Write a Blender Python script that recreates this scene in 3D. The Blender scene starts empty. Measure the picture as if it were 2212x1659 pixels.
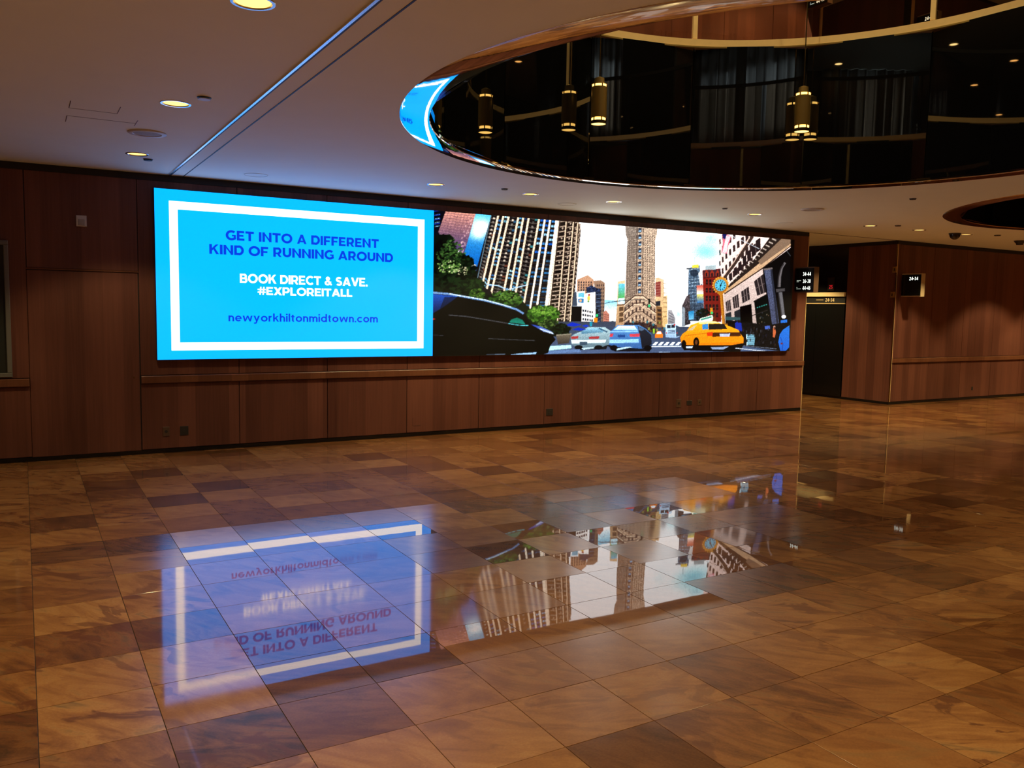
import bpy, bmesh, math, random
import numpy as np
from mathutils import Vector, Matrix

random.seed(11)
rng = np.random.default_rng(5)
scene = bpy.context.scene
COL = scene.collection
PI = math.pi

# ------------------------------------------------------------------ camera
cam_d = bpy.data.cameras.new('camera')
cam_d.sensor_fit = 'HORIZONTAL'
cam_d.sensor_width = 36.0
cam_d.lens = 29.4527
cam_d.clip_start = 0.05
cam = bpy.data.objects.new('camera', cam_d)
COL.objects.link(cam)
R_ = Vector((0.8638, -0.5035, 0.0176)).normalized()
F_ = Vector((0.5030, 0.8596, -0.0898)).normalized()
U_ = R_.cross(F_).normalized()
R_ = F_.cross(U_).normalized()
cam.matrix_world = Matrix(((R_.x, U_.x, -F_.x, 0.0), (R_.y, U_.y, -F_.y, 0.0), (R_.z, U_.z, -F_.z, 1.7), (0, 0, 0, 1)))
scene.camera = cam
# ------------------------------------------------------------------ world, exposure
world = bpy.data.worlds.new('world')
scene.world = world
world.use_nodes = True
world.node_tree.nodes['Background'].inputs[0].default_value = (0.010, 0.008, 0.006, 1)
world.node_tree.nodes['Background'].inputs[1].default_value = 1.0
vs = scene.view_settings
vs.view_transform = 'Standard'
vs.look = 'None'
vs.exposure = 0.0
vs.gamma = 1.0
vs.use_curve_mapping = False
DL_WATT = 146.0            # each recessed downlight
DL_COL = (1.0, 0.77, 0.37)
UP_WATT = 230.0            # downlights of the upper storey
SCREEN = 2.25              # brightness of the video wall

# ------------------------------------------------------------------ main measures
D = 10.087     # back wall
ZC = 3.10      # lobby ceiling
X0, X1 = -5.0, 21.0
Y0 = -7.0
XE = 11.80     # end of the back wall, the lift lobby starts
XS = 14.24     # lift lobby side wall
OC = (5.35, 4.61)
OC2 = (12.95, 4.62)
RO, RI = 3.16, 2.95
ST = 4.80      # storey height
ZD = 4.63      # top of the drum


# ------------------------------------------------------------------ materials
def new_mat(name):
    m = bpy.data.materials.new(name)
    m.use_nodes = True
    nt = m.node_tree
    return m, nt, nt.nodes['Principled BSDF']


def plain(name, col, rough=0.5, metal=0.0, spec=0.5, noise=0.06, bump=0.0, nscale=18.0):
    m, nt, b = new_mat(name)
    b.inputs['Roughness'].default_value = rough
    b.inputs['Metallic'].default_value = metal
    b.inputs['Specular IOR Level'].default_value = spec
    tc = nt.nodes.new('ShaderNodeNewGeometry')
    n = nt.nodes.new('ShaderNodeTexNoise')
    n.inputs['Scale'].default_value = nscale
    n.inputs['Detail'].default_value = 4
    nt.links.new(tc.outputs['Position'], n.inputs['Vector'])
    mx = nt.nodes.new('ShaderNodeMix')
    mx.data_type = 'RGBA'
    mx.inputs[6].default_value = tuple(c * (1 - noise) for c in col) + (1,)
    mx.inputs[7].default_value = tuple(min(1, c * (1 + noise)) for c in col) + (1,)
    nt.links.new(n.outputs['Fac'], mx.inputs[0])
    nt.links.new(mx.outputs[2], b.inputs['Base Color'])
    if bump:
        bp = nt.nodes.new('ShaderNodeBump')
        bp.inputs['Strength'].default_value = bump
        bp.inputs['Distance'].default_value = 0.01
        nt.links.new(n.outputs['Fac'], bp.inputs['Height'])
        nt.links.new(bp.outputs['Normal'], b.inputs['Normal'])
    return m


def emit(name, col, strength):
    m, nt, b = new_mat(name)
    b.inputs['Base Color'].default_value = (0.02, 0.02, 0.02, 1)
    b.inputs['Roughness'].default_value = 0.6
    b.inputs['Specular IOR Level'].default_value = 0.1
    b.inputs['Emission Color'].default_value = tuple(col) + (1,)
    b.inputs['Emission Strength'].default_value = strength
    return m


def math_node(nt, op, a, b=None, c=None):
    n = nt.nodes.new('ShaderNodeMath')
    n.operation = op
    for i, v in enumerate((a, b, c)):
        if v is None:
            continue
        if isinstance(v, (int, float)):
            n.inputs[i].default_value = v
        else:
            nt.links.new(v, n.inputs[i])
    return n.outputs[0]


def wood(name, dark, light, rough=0.38):
    """flat-cut veneer: vertical strips of slightly different tone, fine vertical grain"""
    m, nt, b = new_mat(name)
    g = nt.nodes.new('ShaderNodeNewGeometry')
    sp = nt.nodes.new('ShaderNodeSeparateXYZ')
    nt.links.new(g.outputs['Position'], sp.inputs[0])
    s = math_node(nt, 'ADD', sp.outputs[0], sp.outputs[1])
    band = math_node(nt, 'FLOOR', math_node(nt, 'MULTIPLY', s, 1 / 0.187))
    wn = nt.nodes.new('ShaderNodeTexWhiteNoise')
    wn.noise_dimensions = '1D'
    nt.links.new(band, wn.inputs['W'])
    oi = nt.nodes.new('ShaderNodeObjectInfo')
    cb = nt.nodes.new('ShaderNodeCombineXYZ')
    nt.links.new(math_node(nt, 'MULTIPLY', s, 42.0), cb.inputs[0])
    nt.links.new(math_node(nt, 'MULTIPLY', sp.outputs[2], 1.1), cb.inputs[1])
    nt.links.new(math_node(nt, 'MULTIPLY', wn.outputs['Value'], 31.0), cb.inputs[2])
    n1 = nt.nodes.new('ShaderNodeTexNoise')
    n1.inputs['Scale'].default_value = 1.0
    n1.inputs['Detail'].default_value = 5
    n1.inputs['Distortion'].default_value = 0.6
    nt.links.new(cb.outputs[0], n1.inputs['Vector'])
    cb2 = nt.nodes.new('ShaderNodeCombineXYZ')
    nt.links.new(math_node(nt, 'MULTIPLY', s, 7.0), cb2.inputs[0])
    nt.links.new(math_node(nt, 'MULTIPLY', sp.outputs[2], 0.5), cb2.inputs[1])
    n2 = nt.nodes.new('ShaderNodeTexNoise')
    n2.inputs['Scale'].default_value = 1.0
    n2.inputs['Detail'].default_value = 3
    nt.links.new(cb2.outputs[0], n2.inputs['Vector'])
    f = math_node(nt, 'MULTIPLY', wn.outputs['Value'], 0.34)
    f = math_node(nt, 'MULTIPLY_ADD', n1.outputs['Fac'], 0.45, f)
    f = math_node(nt, 'MULTIPLY_ADD', n2.outputs['Fac'], 0.30, f)
    f = math_node(nt, 'MULTIPLY_ADD', oi.outputs['Random'], 0.16, f)
    f = math_node(nt, 'SUBTRACT', f, 0.14)
    mx = nt.nodes.new('ShaderNodeMix')
    mx.data_type = 'RGBA'
    mx.inputs[6].default_value = tuple(dark) + (1,)
    mx.inputs[7].default_value = tuple(light) + (1,)
    nt.links.new(f, mx.inputs[0])
    nt.links.new(mx.outputs[2], b.inputs['Base Color'])
    b.inputs['Roughness'].default_value = rough
    b.inputs['Specular IOR Level'].default_value = 0.32
    return m


def stone(name, per_object):
    """polished granite tile; tone, haze and veining of each tile come from the tile itself"""
    m, nt, b = new_mat(name)
    if per_object:
        oi = nt.nodes.new('ShaderNodeObjectInfo')
        colsock = oi.outputs['Color']
        rnd = oi.outputs['Random']
    else:
        at = nt.nodes.new('ShaderNodeAttribute')
        at.attribute_name = 'tile'
        colsock = at.outputs['Color']
        rnd = at.outputs['Alpha']
    sc = nt.nodes.new('ShaderNodeSeparateColor')
    nt.links.new(colsock, sc.inputs[0])
    tone, haze, vein = sc.outputs[0], sc.outputs[1], sc.outputs[2]
    g = nt.nodes.new('ShaderNodeNewGeometry')
    # shifted and turned veins from tile to tile
    cbo = nt.nodes.new('ShaderNodeCombineXYZ')
    nt.links.new(math_node(nt, 'MULTIPLY', rnd, 37.0), cbo.inputs[0])
    nt.links.new(math_node(nt, 'MULTIPLY', rnd, 91.0), cbo.inputs[1])
    nt.links.new(math_node(nt, 'MULTIPLY', rnd, 13.0), cbo.inputs[2])
    va = nt.nodes.new('ShaderNodeVectorMath')
    va.operation = 'ADD'
    nt.links.new(g.outputs['Position'], va.inputs[0])
    nt.links.new(cbo.outputs[0], va.inputs[1])
    vr = nt.nodes.new('ShaderNodeVectorRotate')
    vr.rotation_type = 'Z_AXIS'
    nt.links.new(va.outputs[0], vr.inputs['Vector'])
    nt.links.new(math_node(nt, 'MULTIPLY_ADD', rnd, 0.9, 0.25), vr.inputs['Angle'])
    mp = nt.nodes.new('ShaderNodeMapping')
    mp.inputs['Scale'].default_value = (2.0, 6.5, 1.0)
    nt.links.new(vr.outputs[0], mp.inputs['Vector'])
    n1 = nt.nodes.new('ShaderNodeTexNoise')
    n1.inputs['Scale'].default_value = 1.0
    n1.inputs['Detail'].default_value = 7
    n1.inputs['Roughness'].default_value = 0.62
    n1.inputs['Distortion'].default_value = 1.6
    nt.links.new(mp.outputs[0], n1.inputs['Vector'])
    n2 = nt.nodes.new('ShaderNodeTexNoise')
    n2.inputs['Scale'].default_value = 2.3
    n2.inputs['Detail'].default_value = 6
    n2.inputs['Distortion'].default_value = 2.2
    nt.links.new(vr.outputs[0], n2.inputs['Vector'])
    n3 = nt.nodes.new('ShaderNodeTexNoise')
    n3.inputs['Scale'].default_value = 95.0
    n3.inputs['Detail'].default_value = 3
    nt.links.new(g.outputs['Position'], n3.inputs['Vector'])
    ramp = nt.nodes.new('ShaderNodeValToRGB')
    e = ramp.color_ramp.elements
    e[0].position = 0.0
    e[0].color = (0.0353, 0.0155, 0.0057, 1)
    e[1].position = 1.0
    e[1].color = (0.4200, 0.2118, 0.0714, 1)
    for p_, c_ in ((0.25, (0.1134, 0.0416, 0.0121, 1)), (0.5, (0.2016, 0.0782, 0.0221, 1)), (0.75, (0.2940, 0.1304, 0.0400, 1))):
        q = e.new(p_)
        q.color = c_
    f = math_node(nt, 'MULTIPLY_ADD', math_node(nt, 'SUBTRACT', n2.outputs['Fac'], 0.5), 0.34, tone)
    f = math_node(nt, 'MULTIPLY_ADD', math_node(nt, 'SUBTRACT', n1.outputs['Fac'], 0.5), math_node(nt, 'MULTIPLY_ADD', vein, 1.3, 0.45), f)
    f = math_node(nt, 'MULTIPLY_ADD', math_node(nt, 'SUBTRACT', n3.outputs['Fac'], 0.5), 0.24, f)
    nt.links.new(f, ramp.inputs[0])
    # dark grey-green streaks
    v = nt.nodes.new('ShaderNodeMapRange')
    v.inputs['From Min'].default_value = 0.57
    v.inputs['From Max'].default_value = 0.68
    nt.links.new(n1.outputs['Fac'], v.inputs['Value'])
    mx = nt.nodes.new('ShaderNodeMix')
    mx.data_type = 'RGBA'
    nt.links.new(math_node(nt, 'MULTIPLY', math_node(nt, 'MULTIPLY', v.outputs[0], vein), 0.75), mx.inputs[0])
    nt.links.new(ramp.outputs[0], mx.inputs[6])
    mx.inputs[7].default_value = (0.050, 0.040, 0.026, 1)
    # red-brown clouds with a fairly crisp edge
    n4 = nt.nodes.new('ShaderNodeTexNoise')
    n4.inputs['Scale'].default_value = 3.4
    n4.inputs['Detail'].default_value = 6
    n4.inputs['Roughness'].default_value = 0.55
    n4.inputs['Distortion'].default_value = 1.1
    mp4 = nt.nodes.new('ShaderNodeMapping')
    mp4.inputs['Scale'].default_value = (0.8, 1.7, 1.0)
    nt.links.new(vr.outputs[0], mp4.inputs['Vector'])
    nt.links.new(mp4.outputs[0], n4.inputs['Vector'])
    v4 = nt.nodes.new('ShaderNodeMapRange')
    v4.inputs['From Min'].default_value = 0.55
    v4.inputs['From Max'].default_value = 0.60
    nt.links.new(n4.outputs['Fac'], v4.inputs['Value'])
    mx4 = nt.nodes.new('ShaderNodeMix')
    mx4.data_type = 'RGBA'
    nt.links.new(math_node(nt, 'MULTIPLY', math_node(nt, 'MULTIPLY_ADD', vein, 0.75, 0.12), v4.outputs[0]), mx4.inputs[0])
    nt.links.new(mx.outputs[2], mx4.inputs[6])
    mx4.inputs[7].default_value = (0.1008, 0.0301, 0.0093, 1)
    nt.links.new(mx4.outputs[2], b.inputs['Base Color'])
    rr = math_node(nt, 'MULTIPLY_ADD', haze, 0.26, 0.012)
    b.inputs['Roughness'].default_value = 0.5
    b.inputs['Specular IOR Level'].default_value = 0.12
    b.inputs['Coat Weight'].default_value = 0.95
    b.inputs['Coat IOR'].default_value = 1.68
    nt.links.new(rr, b.inputs['Coat Roughness'])
    bp = nt.nodes.new('ShaderNodeBump')
    bp.inputs['Strength'].default_value = 0.014
    bp.inputs['Distance'].default_value = 0.004
    nb = nt.nodes.new('ShaderNodeTexNoise')
    nb.inputs['Scale'].default_value = 6.0
    nb.inputs['Detail'].default_value = 1
    nt.links.new(g.outputs['Position'], nb.inputs['Vector'])
    nt.links.new(nb.outputs['Fac'], bp.inputs['Height'])
    nt.links.new(bp.outputs['Normal'], b.inputs['Normal'])
    nt.links.new(bp.outputs['Normal'], b.inputs['Coat Normal'])
    return m


M = {}
M['wood'] = wood('cherry_veneer', (0.056, 0.0190, 0.0160), (0.255, 0.098, 0.066))
M['wood_rail'] = wood('cherry_rail', (0.085, 0.030, 0.017), (0.26, 0.105, 0.052), 0.28)
M['ceiling'] = plain('ceiling_paint', (0.85, 0.88, 0.76), 0.75, noise=0.03, nscale=3.0)
M['black'] = plain('black_paint', (0.012, 0.011, 0.011), 0.6)
M['black_gloss'] = plain('black_lacquer', (0.008, 0.008, 0.008), 0.18)
M['grout'] = plain('grout', (0.035, 0.022, 0.016), 0.9)
M['tile'] = stone('granite_tile', True)
M['tile_far'] = stone('granite_tile_field', False)
M['brass'] = plain('polished_brass', (0.85, 0.60, 0.22), 0.30, 0.9, nscale=9.0)
M['brass_satin'] = plain('satin_brass', (0.90, 0.66, 0.33), 0.42, 0.2)
M['brass_dark'] = plain('aged_brass', (0.36, 0.25, 0.11), 0.25, 1.0)
M['mirror_trim'] = plain('polished_trim', (0.86, 0.80, 0.74), 0.035, 1.0, bump=0.05, nscale=7.0)
M['bronze_trim'] = plain('bronze_trim', (0.42, 0.27, 0.16), 0.12, 1.0)
M['alu'] = plain('aluminium', (0.75, 0.76, 0.78), 0.25, 1.0)
M['steel'] = plain('painted_steel', (0.16, 0.16, 0.145), 0.5)
M['white'] = plain('white_plastic', (0.62, 0.60, 0.57), 0.5)
M['grille'] = plain('speaker_grille', (0.40, 0.38, 0.35), 0.7)
M['smoke'] = plain('smoked_dome', (0.02, 0.02, 0.02), 0.08)
M['rubber'] = plain('dark_plate', (0.03, 0.025, 0.022), 0.5)
M['plate'] = plain('brown_plate', (0.11, 0.06, 0.035), 0.45)
M['beige'] = plain('sign_housing', (0.52, 0.40, 0.24), 0.55)
M['poster'] = plain('poster_glass', (0.03, 0.035, 0.033), 0.12)
M['lamp_lens'] = emit('lamp_lens', (1.0, 0.60, 0.16), 2.3)
M['lamp_up'] = emit('lamp_lens_upper', (1.0, 0.62, 0.22), 7.0)
M['pend_glow'] = emit('pendant_glow', (1.0, 0.58, 0.13), 4.0)
M['sign_white'] = emit('sign_lit_white', (0.92, 1.0, 0.88), 1.6)
M['sign_grey'] = emit('sign_lit_dim', (0.8, 0.9, 0.75), 0.45)
M['sign_gold'] = plain('gold_lettering', (0.85, 0.68, 0.38), 0.4)
M['sign_gold_dim'] = plain('gold_lettering_small', (0.30, 0.22, 0.11), 0.5)
M['red_led'] = emit('red_led', (1.0, 0.02, 0.03), 0.7)
M['ad_blue'] = emit('led_blue', (0.0, 0.58, 2.0), 1.0)
M['ad_white'] = emit('led_white', (1.0, 0.94, 0.95), SCREEN)
M['ad_navy'] = emit('led_navy', (0.0, 0.05, 0.78), 1.0)


def drum_mat():
    m, nt, b = new_mat('black_mirror_glass')
    b.inputs['Base Color'].default_value = (0.004, 0.004, 0.005, 1)
    b.inputs['Roughness'].default_value = 0.015
    b.inputs['IOR'].default_value = 2.6
    g = nt.nodes.new('ShaderNodeNewGeometry')
    n = nt.nodes.new('ShaderNodeTexNoise')
    n.inputs['Scale'].default_value = 1.3
    nt.links.new(g.outputs['Position'], n.inputs['Vector'])
    bp = nt.nodes.new('ShaderNodeBump')
    bp.inputs['Strength'].default_value = 0.006
    bp.inputs['Distance'].default_value = 0.01
    nt.links.new(n.outputs['Fac'], bp.inputs['Height'])
    nt.links.new(bp.outputs['Normal'], b.inputs['Normal'])
    return m


def glass_mat():
    m, nt, b = new_mat('tinted_balustrade_glass')
    out = nt.nodes['Material Output']
    tr = nt.nodes.new('ShaderNodeBsdfTransparent')
    tr.inputs[0].default_value = (0.86, 0.74, 0.62, 1)
    gl = nt.nodes.new('ShaderNodeBsdfGlossy')
    gl.inputs['Roughness'].default_value = 0.01
    fr = nt.nodes.new('ShaderNodeFresnel')
    fr.inputs[0].default_value = 1.5
    mx = nt.nodes.new('ShaderNodeMixShader')
    nt.links.new(fr.outputs[0], mx.inputs[0])
    nt.links.new(tr.outputs[0], mx.inputs[1])
    nt.links.new(gl.outputs[0], mx.inputs[2])
    nt.links.new(mx.outputs[0], out.inputs[0])
    return m


def led_picture_mat():
    m, nt, b = new_mat('led_picture')
    at = nt.nodes.new('ShaderNodeAttribute')
    at.attribute_name = 'led'
    b.inputs['Base Color'].default_value = (0.01, 0.01, 0.01, 1)
    b.inputs['Roughness'].default_value = 0.6
    b.inputs['Specular IOR Level'].default_value = 0.1
    nt.links.new(at.outputs['Color'], b.inputs['Emission Color'])
    b.inputs['Emission Strength'].default_value = 1.0
    return m


def curtain_mat():
    m, nt, b = new_mat('sheer_curtain')
    out = nt.nodes['Material Output']
    b.inputs['Base Color'].default_value = (.45, .46, .44, 1)
    b.inputs['Roughness'].default_value = .9
    g = nt.nodes.new('ShaderNodeNewGeometry')
    sp = nt.nodes.new('ShaderNodeSeparateXYZ')
    nt.links.new(g.outputs['Position'], sp.inputs[0])
    s_ = math_node(nt, 'ADD', sp.outputs[0], sp.outputs[1])
    n = nt.nodes.new('ShaderNodeTexNoise')
    n.noise_dimensions = '1D'
    n.inputs['Scale'].default_value = 7.0
    n.inputs['Detail'].default_value = 3
    nt.links.new(s_, n.inputs['W'])
    mr = nt.nodes.new('ShaderNodeMapRange')
    mr.inputs['From Min'].default_value = .38
    mr.inputs['From Max'].default_value = .72
    mr.inputs['To Min'].default_value = .03
    mr.inputs['To Max'].default_value = .8
    nt.links.new(n.outputs['Fac'], mr.inputs['Value'])
    cc = nt.nodes.new('ShaderNodeCombineColor')
    for k in range(3):
        nt.links.new(mr.outputs[0], cc.inputs[k])
    tr = nt.nodes.new('ShaderNodeBsdfTranslucent')
    nt.links.new(cc.outputs[0], tr.inputs[0])
    mx = nt.nodes.new('ShaderNodeMixShader')
    mx.inputs[0].default_value = .6
    nt.links.new(b.outputs[0], mx.inputs[1])
    nt.links.new(tr.outputs[0], mx.inputs[2])
    nt.links.new(mx.outputs[0], out.inputs[0])
    return m


M['curtain'] = curtain_mat()
M['drum'] = drum_mat()
M['glass'] = glass_mat()
M['led'] = led_picture_mat()


# ------------------------------------------------------------------ mesh helpers
class MB:
    def __init__(self):
        self.v = []
        self.f = []

    def quad(self, a, b, c, d):
        n = len(self.v)
        self.v += [tuple(a), tuple(b), tuple(c), tuple(d)]
        self.f.append((n, n + 1, n + 2, n + 3))

    def box(self, x0, x1, y0, y1, z0, z1):
        n = len(self.v)
        self.v += [(x0, y0, z0), (x1, y0, z0), (x1, y1, z0), (x0, y1, z0), (x0, y0, z1), (x1, y0, z1), (x1, y1, z1), (x0, y1, z1)]
        self.f += [tuple(n + i for i in q) for q in ((0, 3, 2, 1), (4, 5, 6, 7), (0, 1, 5, 4), (1, 2, 6, 5), (2, 3, 7, 6), (3, 0, 4, 7))]
        return self

    def bbox(self, x0, x1, y0, y1, z0, z1, c=0.004):
        """box with chamfered front (-y) edges"""
        n = len(self.v)
        self.v += [(x0, y1, z0), (x1, y1, z0), (x1, y1, z1), (x0, y1, z1),
                   (x0, y0 + c, z0), (x1, y0 + c, z0), (x1, y0 + c, z1), (x0, y0 + c, z1),
                   (x0 + c, y0, z0 + c), (x1 - c, y0, z0 + c), (x1 - c, y0, z1 - c), (x0 + c, y0, z1 - c)]
        self.f += [tuple(n + i for i in q) for q in ((0, 3, 2, 1), (0, 1, 5, 4), (1, 2, 6, 5), (2, 3, 7, 6), (3, 0, 4, 7),
                                                     (4, 5, 9, 8), (5, 6, 10, 9), (6, 7, 11, 10), (7, 4, 8, 11), (8, 9, 10, 11))]
        return self

    def lathe(self, prof, n=32, a0=0.0, a1=2 * PI, cx=0.0, cy=0.0):
        full = abs(a1 - a0 - 2 * PI) < 1e-6
        m = n if full else n + 1
        s = len(self.v)
        for i in range(m):
            a = a0 + (a1 - a0) * i / n
            for r, z in prof:
                self.v.append((cx + r * math.cos(a), cy + r * math.sin(a), z))
        k = len(prof)
        for i in range(n):
            j = (i + 1) % m
            for q in range(k - 1):
                self.f.append((s + i * k + q, s + j * k + q, s + j * k + q + 1, s + i * k + q + 1))
        return self

    def disc(self, r, z, n=32, down=True, cx=0.0, cy=0.0):
        s = len(self.v)
        for i in range(n):
            a = 2 * PI * i / n
            self.v.append((cx + r * math.cos(a), cy + r * math.sin(a), z))
        idx = list(range(s, s + n))
        self.f.append(tuple(reversed(idx)) if down else tuple(idx))
        return self

    def mesh(self, name, mat, smooth=False):
        me = bpy.data.meshes.new(name)
        me.from_pydata(self.v, [], self.f)
        me.update()
        if mat:
            me.materials.append(mat)
        if smooth:
            me.polygons.foreach_set('use_smooth', [True] * len(me.polygons))
        return me

    def build(self, name, mat, parent=None, loc=(0, 0, 0), smooth=False, sharp=None):
        me = self.mesh(name, mat, smooth)
        if smooth and sharp:
            me.set_sharp_from_angle(angle=sharp)
        return link(name, me, parent, loc)


def link(name, data, parent=None, loc=(0, 0, 0)):
    o = bpy.data.objects.new(name, data)
    COL.objects.link(o)
    o.location = loc
    if parent is not None:
        o.parent = parent
    return o


def thing(name, label, cat, loc=(0, 0, 0), group=None):
    o = link(name, None, None, loc)
    o.empty_display_size = 0.1
    return tag(o, label, cat, group)


def tag(o, label, cat, group=None):
    o['label'] = label
    o['category'] = cat
    if group:
        o['group'] = group
    return o


def struct(o, label, cat):
    o['kind'] = 'structure'
    o['label'] = label
    o['category'] = cat
    return o


def copy_tree(o, loc, label):
    r = o.copy()
    COL.objects.link(r)
    r.location = loc
    r['label'] = label
    for ch in list(o.children):
        c = ch.copy()
        COL.objects.link(c)
        c.parent = r
        for g in list(ch.children):
            d = g.copy()
            COL.objects.link(d)
            d.parent = c
    return r


# ------------------------------------------------------------------ letterforms (heavy geometric sans)
def arc(cx, cy, rx, ry, a0, a1, t, n=20):
    out = []
    for i in range(n):
        b0 = math.radians(a0 + (a1 - a0) * i / n)
        b1 = math.radians(a0 + (a1 - a0) * (i + 1) / n)
        h = t / 2
        q = []
        for b, s in ((b0, 1), (b1, 1), (b1, -1), (b0, -1)):
            q.append((cx + (rx + s * h) * math.cos(b), cy + (ry + s * h) * math.sin(b)))
        out.append(q)
    return out


def rc(x0, y0, x1, y1):
    return [[(x0, y0), (x1, y0), (x1, y1), (x0, y1)]]


def glyph(c, t):
    T = t
    h = t / 2
    if c == 'A':
        return 0.96, [[(0, 0), (.235, 0), (.60, 1), (.36, 1)], [(.96, 0), (.725, 0), (.36, 1), (.60, 1)]] + rc(.2, .18, .76, .36)
    if c == 'B':
        return .80, rc(0, 0, T, 1) + rc(.1, 1 - T * .9, .48, 1) + rc(.1, .41, .52, .59) + rc(.1, 0, .52, T * .9) + arc(.47, .705, .17, .2, -90, 90, T) + arc(.51, .295, .19, .2, -90, 90, T)
    if c == 'C':
        return .88, arc(.52, .5, .41, .41, 48, 312, T, 26)
    if c == 'D':
        return .87, rc(0, 0, T, 1) + rc(.1, 1 - T, .42, 1) + rc(.1, 0, .42, T) + arc(.41, .5, .36, .4, -90, 90, T, 22)
    if c == 'E':
        return .72, rc(0, 0, T, 1) + rc(0, 1 - T * .92, .69, 1) + rc(0, .41, .62, .59) + rc(0, 0, .71, T * .92)
    if c == 'F':
        return .70, rc(0, 0, T, 1) + rc(0, 1 - T * .92, .69, 1) + rc(0, .37, .62, .55)
    if c == 'G':
        return .93, arc(.52, .5, .41, .41, 48, 330, T, 28) + rc(.73, .09, .93, .52) + rc(.56, .40, .93, .55)
    if c == 'I':
        return T, rc(0, 0, T, 1)
    if c == 'K':
        return .86, rc(0, 0, T, 1) + [[(.18, .26), (.18, .54), (.58, 1), (.83, 1)], [(.31, .58), (.61, 0), (.87, 0), (.47, .70)]]
    if c == 'L':
        return .64, rc(0, 0, T, 1) + rc(0, 0, .64, T * .95)
    if c == 'N':
        return .88, rc(0, 0, T, 1) + rc(.88 - T, 0, .88, 1) + [[(0, 1), (.18, 1), (.88, 0), (.70, 0)]]
    if c == 'O':
        return 1.05, arc(.525, .5, .42, .41, 0, 360, T, 34)
    if c in 'PR':
        g = rc(0, 0, T, 1) + rc(.1, 1 - T * .92, .45, 1) + rc(.1, .29, .45, .47) + arc(.44, .645, .23, .26, -90, 90, T)
        if c == 'R':
            g += [[(.33, .36), (.56, 0), (.81, 0), (.55, .40)]]
        return .78 if c == 'P' else .82, g
    if c == 'S':
        return .76, arc(.38, .705, .26, .2, 38, 270, T) + arc(.38, .295, .27, .2, 90, -142, T)
    if c == 'T':
        return .80, rc(0, 1 - T * .95, .80, 1) + rc(.4 - h, 0, .4 + h, 1)
    if c == 'U':
        return .84, rc(0, .4, T, 1) + rc(.84 - T, .4, .84, 1) + arc(.42, .41, .42 - h, .41 - h, 180, 360, T)
    if c == 'V':
        return .94, [[(0, 1), (.235, 1), (.585, 0), (.355, 0)], [(.94, 1), (.705, 1), (.355, 0), (.585, 0)]]
    if c == 'X':
        return .88, [[(0, 1), (.26, 1), (.88, 0), (.62, 0)], [(.88, 1), (.62, 1), (0, 0), (.26, 0)]]
    if c == '&':
        return .88, arc(.38, .77, .15, .14, 0, 360, T * .85) + arc(.34, .27, .24, .19, 0, 360, T * .9) + [[(.22, .66), (.40, .72), (.88, .08), (.74, -.02)], [(.62, .44), (.80, .42), (.62, .08), (.46, .12)]]
    if c == '#':
        return .86, [[(.18, 0), (.33, 0), (.42, 1), (.27, 1)], [(.50, 0), (.65, 0), (.74, 1), (.59, 1)]] + rc(0, .60, .86, .74) + rc(0, .26, .84, .40)
    if c == '.':
        return T, rc(0, 0, T, T)
    if c == '-':
        return .40, rc(0, .36, .40, .36 + T)
    # lower case
    if c == 'n':
        return .60, rc(0, 0, T, .74) + arc(.30, .43, .30 - h, .31 - h, 0, 180, T) + rc(.60 - T, 0, .60, .43)
    if c == 'm':
        return .98, rc(0, 0, T, .74) + arc(.285, .45, .285 - h, .29 - h, 0, 180, T) + rc(.57 - T, 0, .57, .45) + arc(.695, .45, .285 - h, .29 - h, 0, 180, T) + rc(.98 - T, 0, .98, .45)
    if c == 'h':
        return .60, rc(0, 0, T, 1.06) + arc(.30, .43, .30 - h, .31 - h, 0, 180, T) + rc(.60 - T, 0, .60, .43)
    if c == 'e':
        return .70, arc(.35, .365, .35 - h, .375 - h, 0, 318, T, 24) + rc(.06, .30, .69, .42)
    if c == 'o':
        return .74, arc(.37, .365, .37 - h, .375 - h, 0, 360, T, 26)
    if c == 'c':
        return .66, arc(.37, .365, .37 - h, .375 - h, 45, 315, T, 24)
    if c == 'd':
        return .72, arc(.36, .365, .36 - h, .375 - h, 0, 360, T, 24) + rc(.72 - T, 0, .72, 1.06)
    if c == 'w':
        return 1.06, [[(0, .74), (T, .74), (.34, 0), (.34 - T * .85, 0)], [(.34, 0), (.34 - T * .85, 0), (.46, .74), (.46 + T * .85, .74)],
                      [(.46, .74), (.46 + T * .85, .74), (.72 + T * .85, 0), (.72, 0)], [(.72, 0), (.72 + T * .85, 0), (1.06, .74), (1.06 - T, .74)]]
    if c == 'y':
        return .70, [[(0, .74), (T * 1.1, .74), (.43, .02), (.28, .02)], [(.70, .74), (.70 - T * 1.1, .74), (.17, -.26), (.33, -.26)]] + rc(.05, -.28, .26, -.28 + T * .9)
    if c == 'r':
        return .40, rc(0, 0, T, .74) + arc(.33, .42, .33 - h, .32 - h, 85, 170, T, 10)
    if c == 'k':
        return .64, rc(0, 0, T, 1.06) + [[(.12, .20), (.12, .42), (.43, .74), (.63, .74)], [(.24, .42), (.46, 0), (.66, 0), (.36, .52)]]
    if c == 'i':
        return T, rc(0, 0, T, .74) + rc(-.01, .86, T + .01, 1.04)
    if c == 'l':
        return T, rc(0, 0, T, 1.06)
    if c == 't':
        return .42, rc(.10, .2, .10 + T, .92) + rc(0, .60, .40, .74) + arc(.28, .2, .18 - h, .2 - h, 180, 300, T, 8)
    # figures
    if c == '2':
        return .68, arc(.34, .70, .24, .2, -30, 165, T) + [[(.40, .62), (.58, .56), (.26, .12), (0, .10)]] + rc(0, 0, .66, T * .9)
    if c == '3':
        return .68, arc(.32, .72, .22, .18, -90, 150, T) + arc(.32, .28, .24, .19, -150, 90, T)
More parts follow.
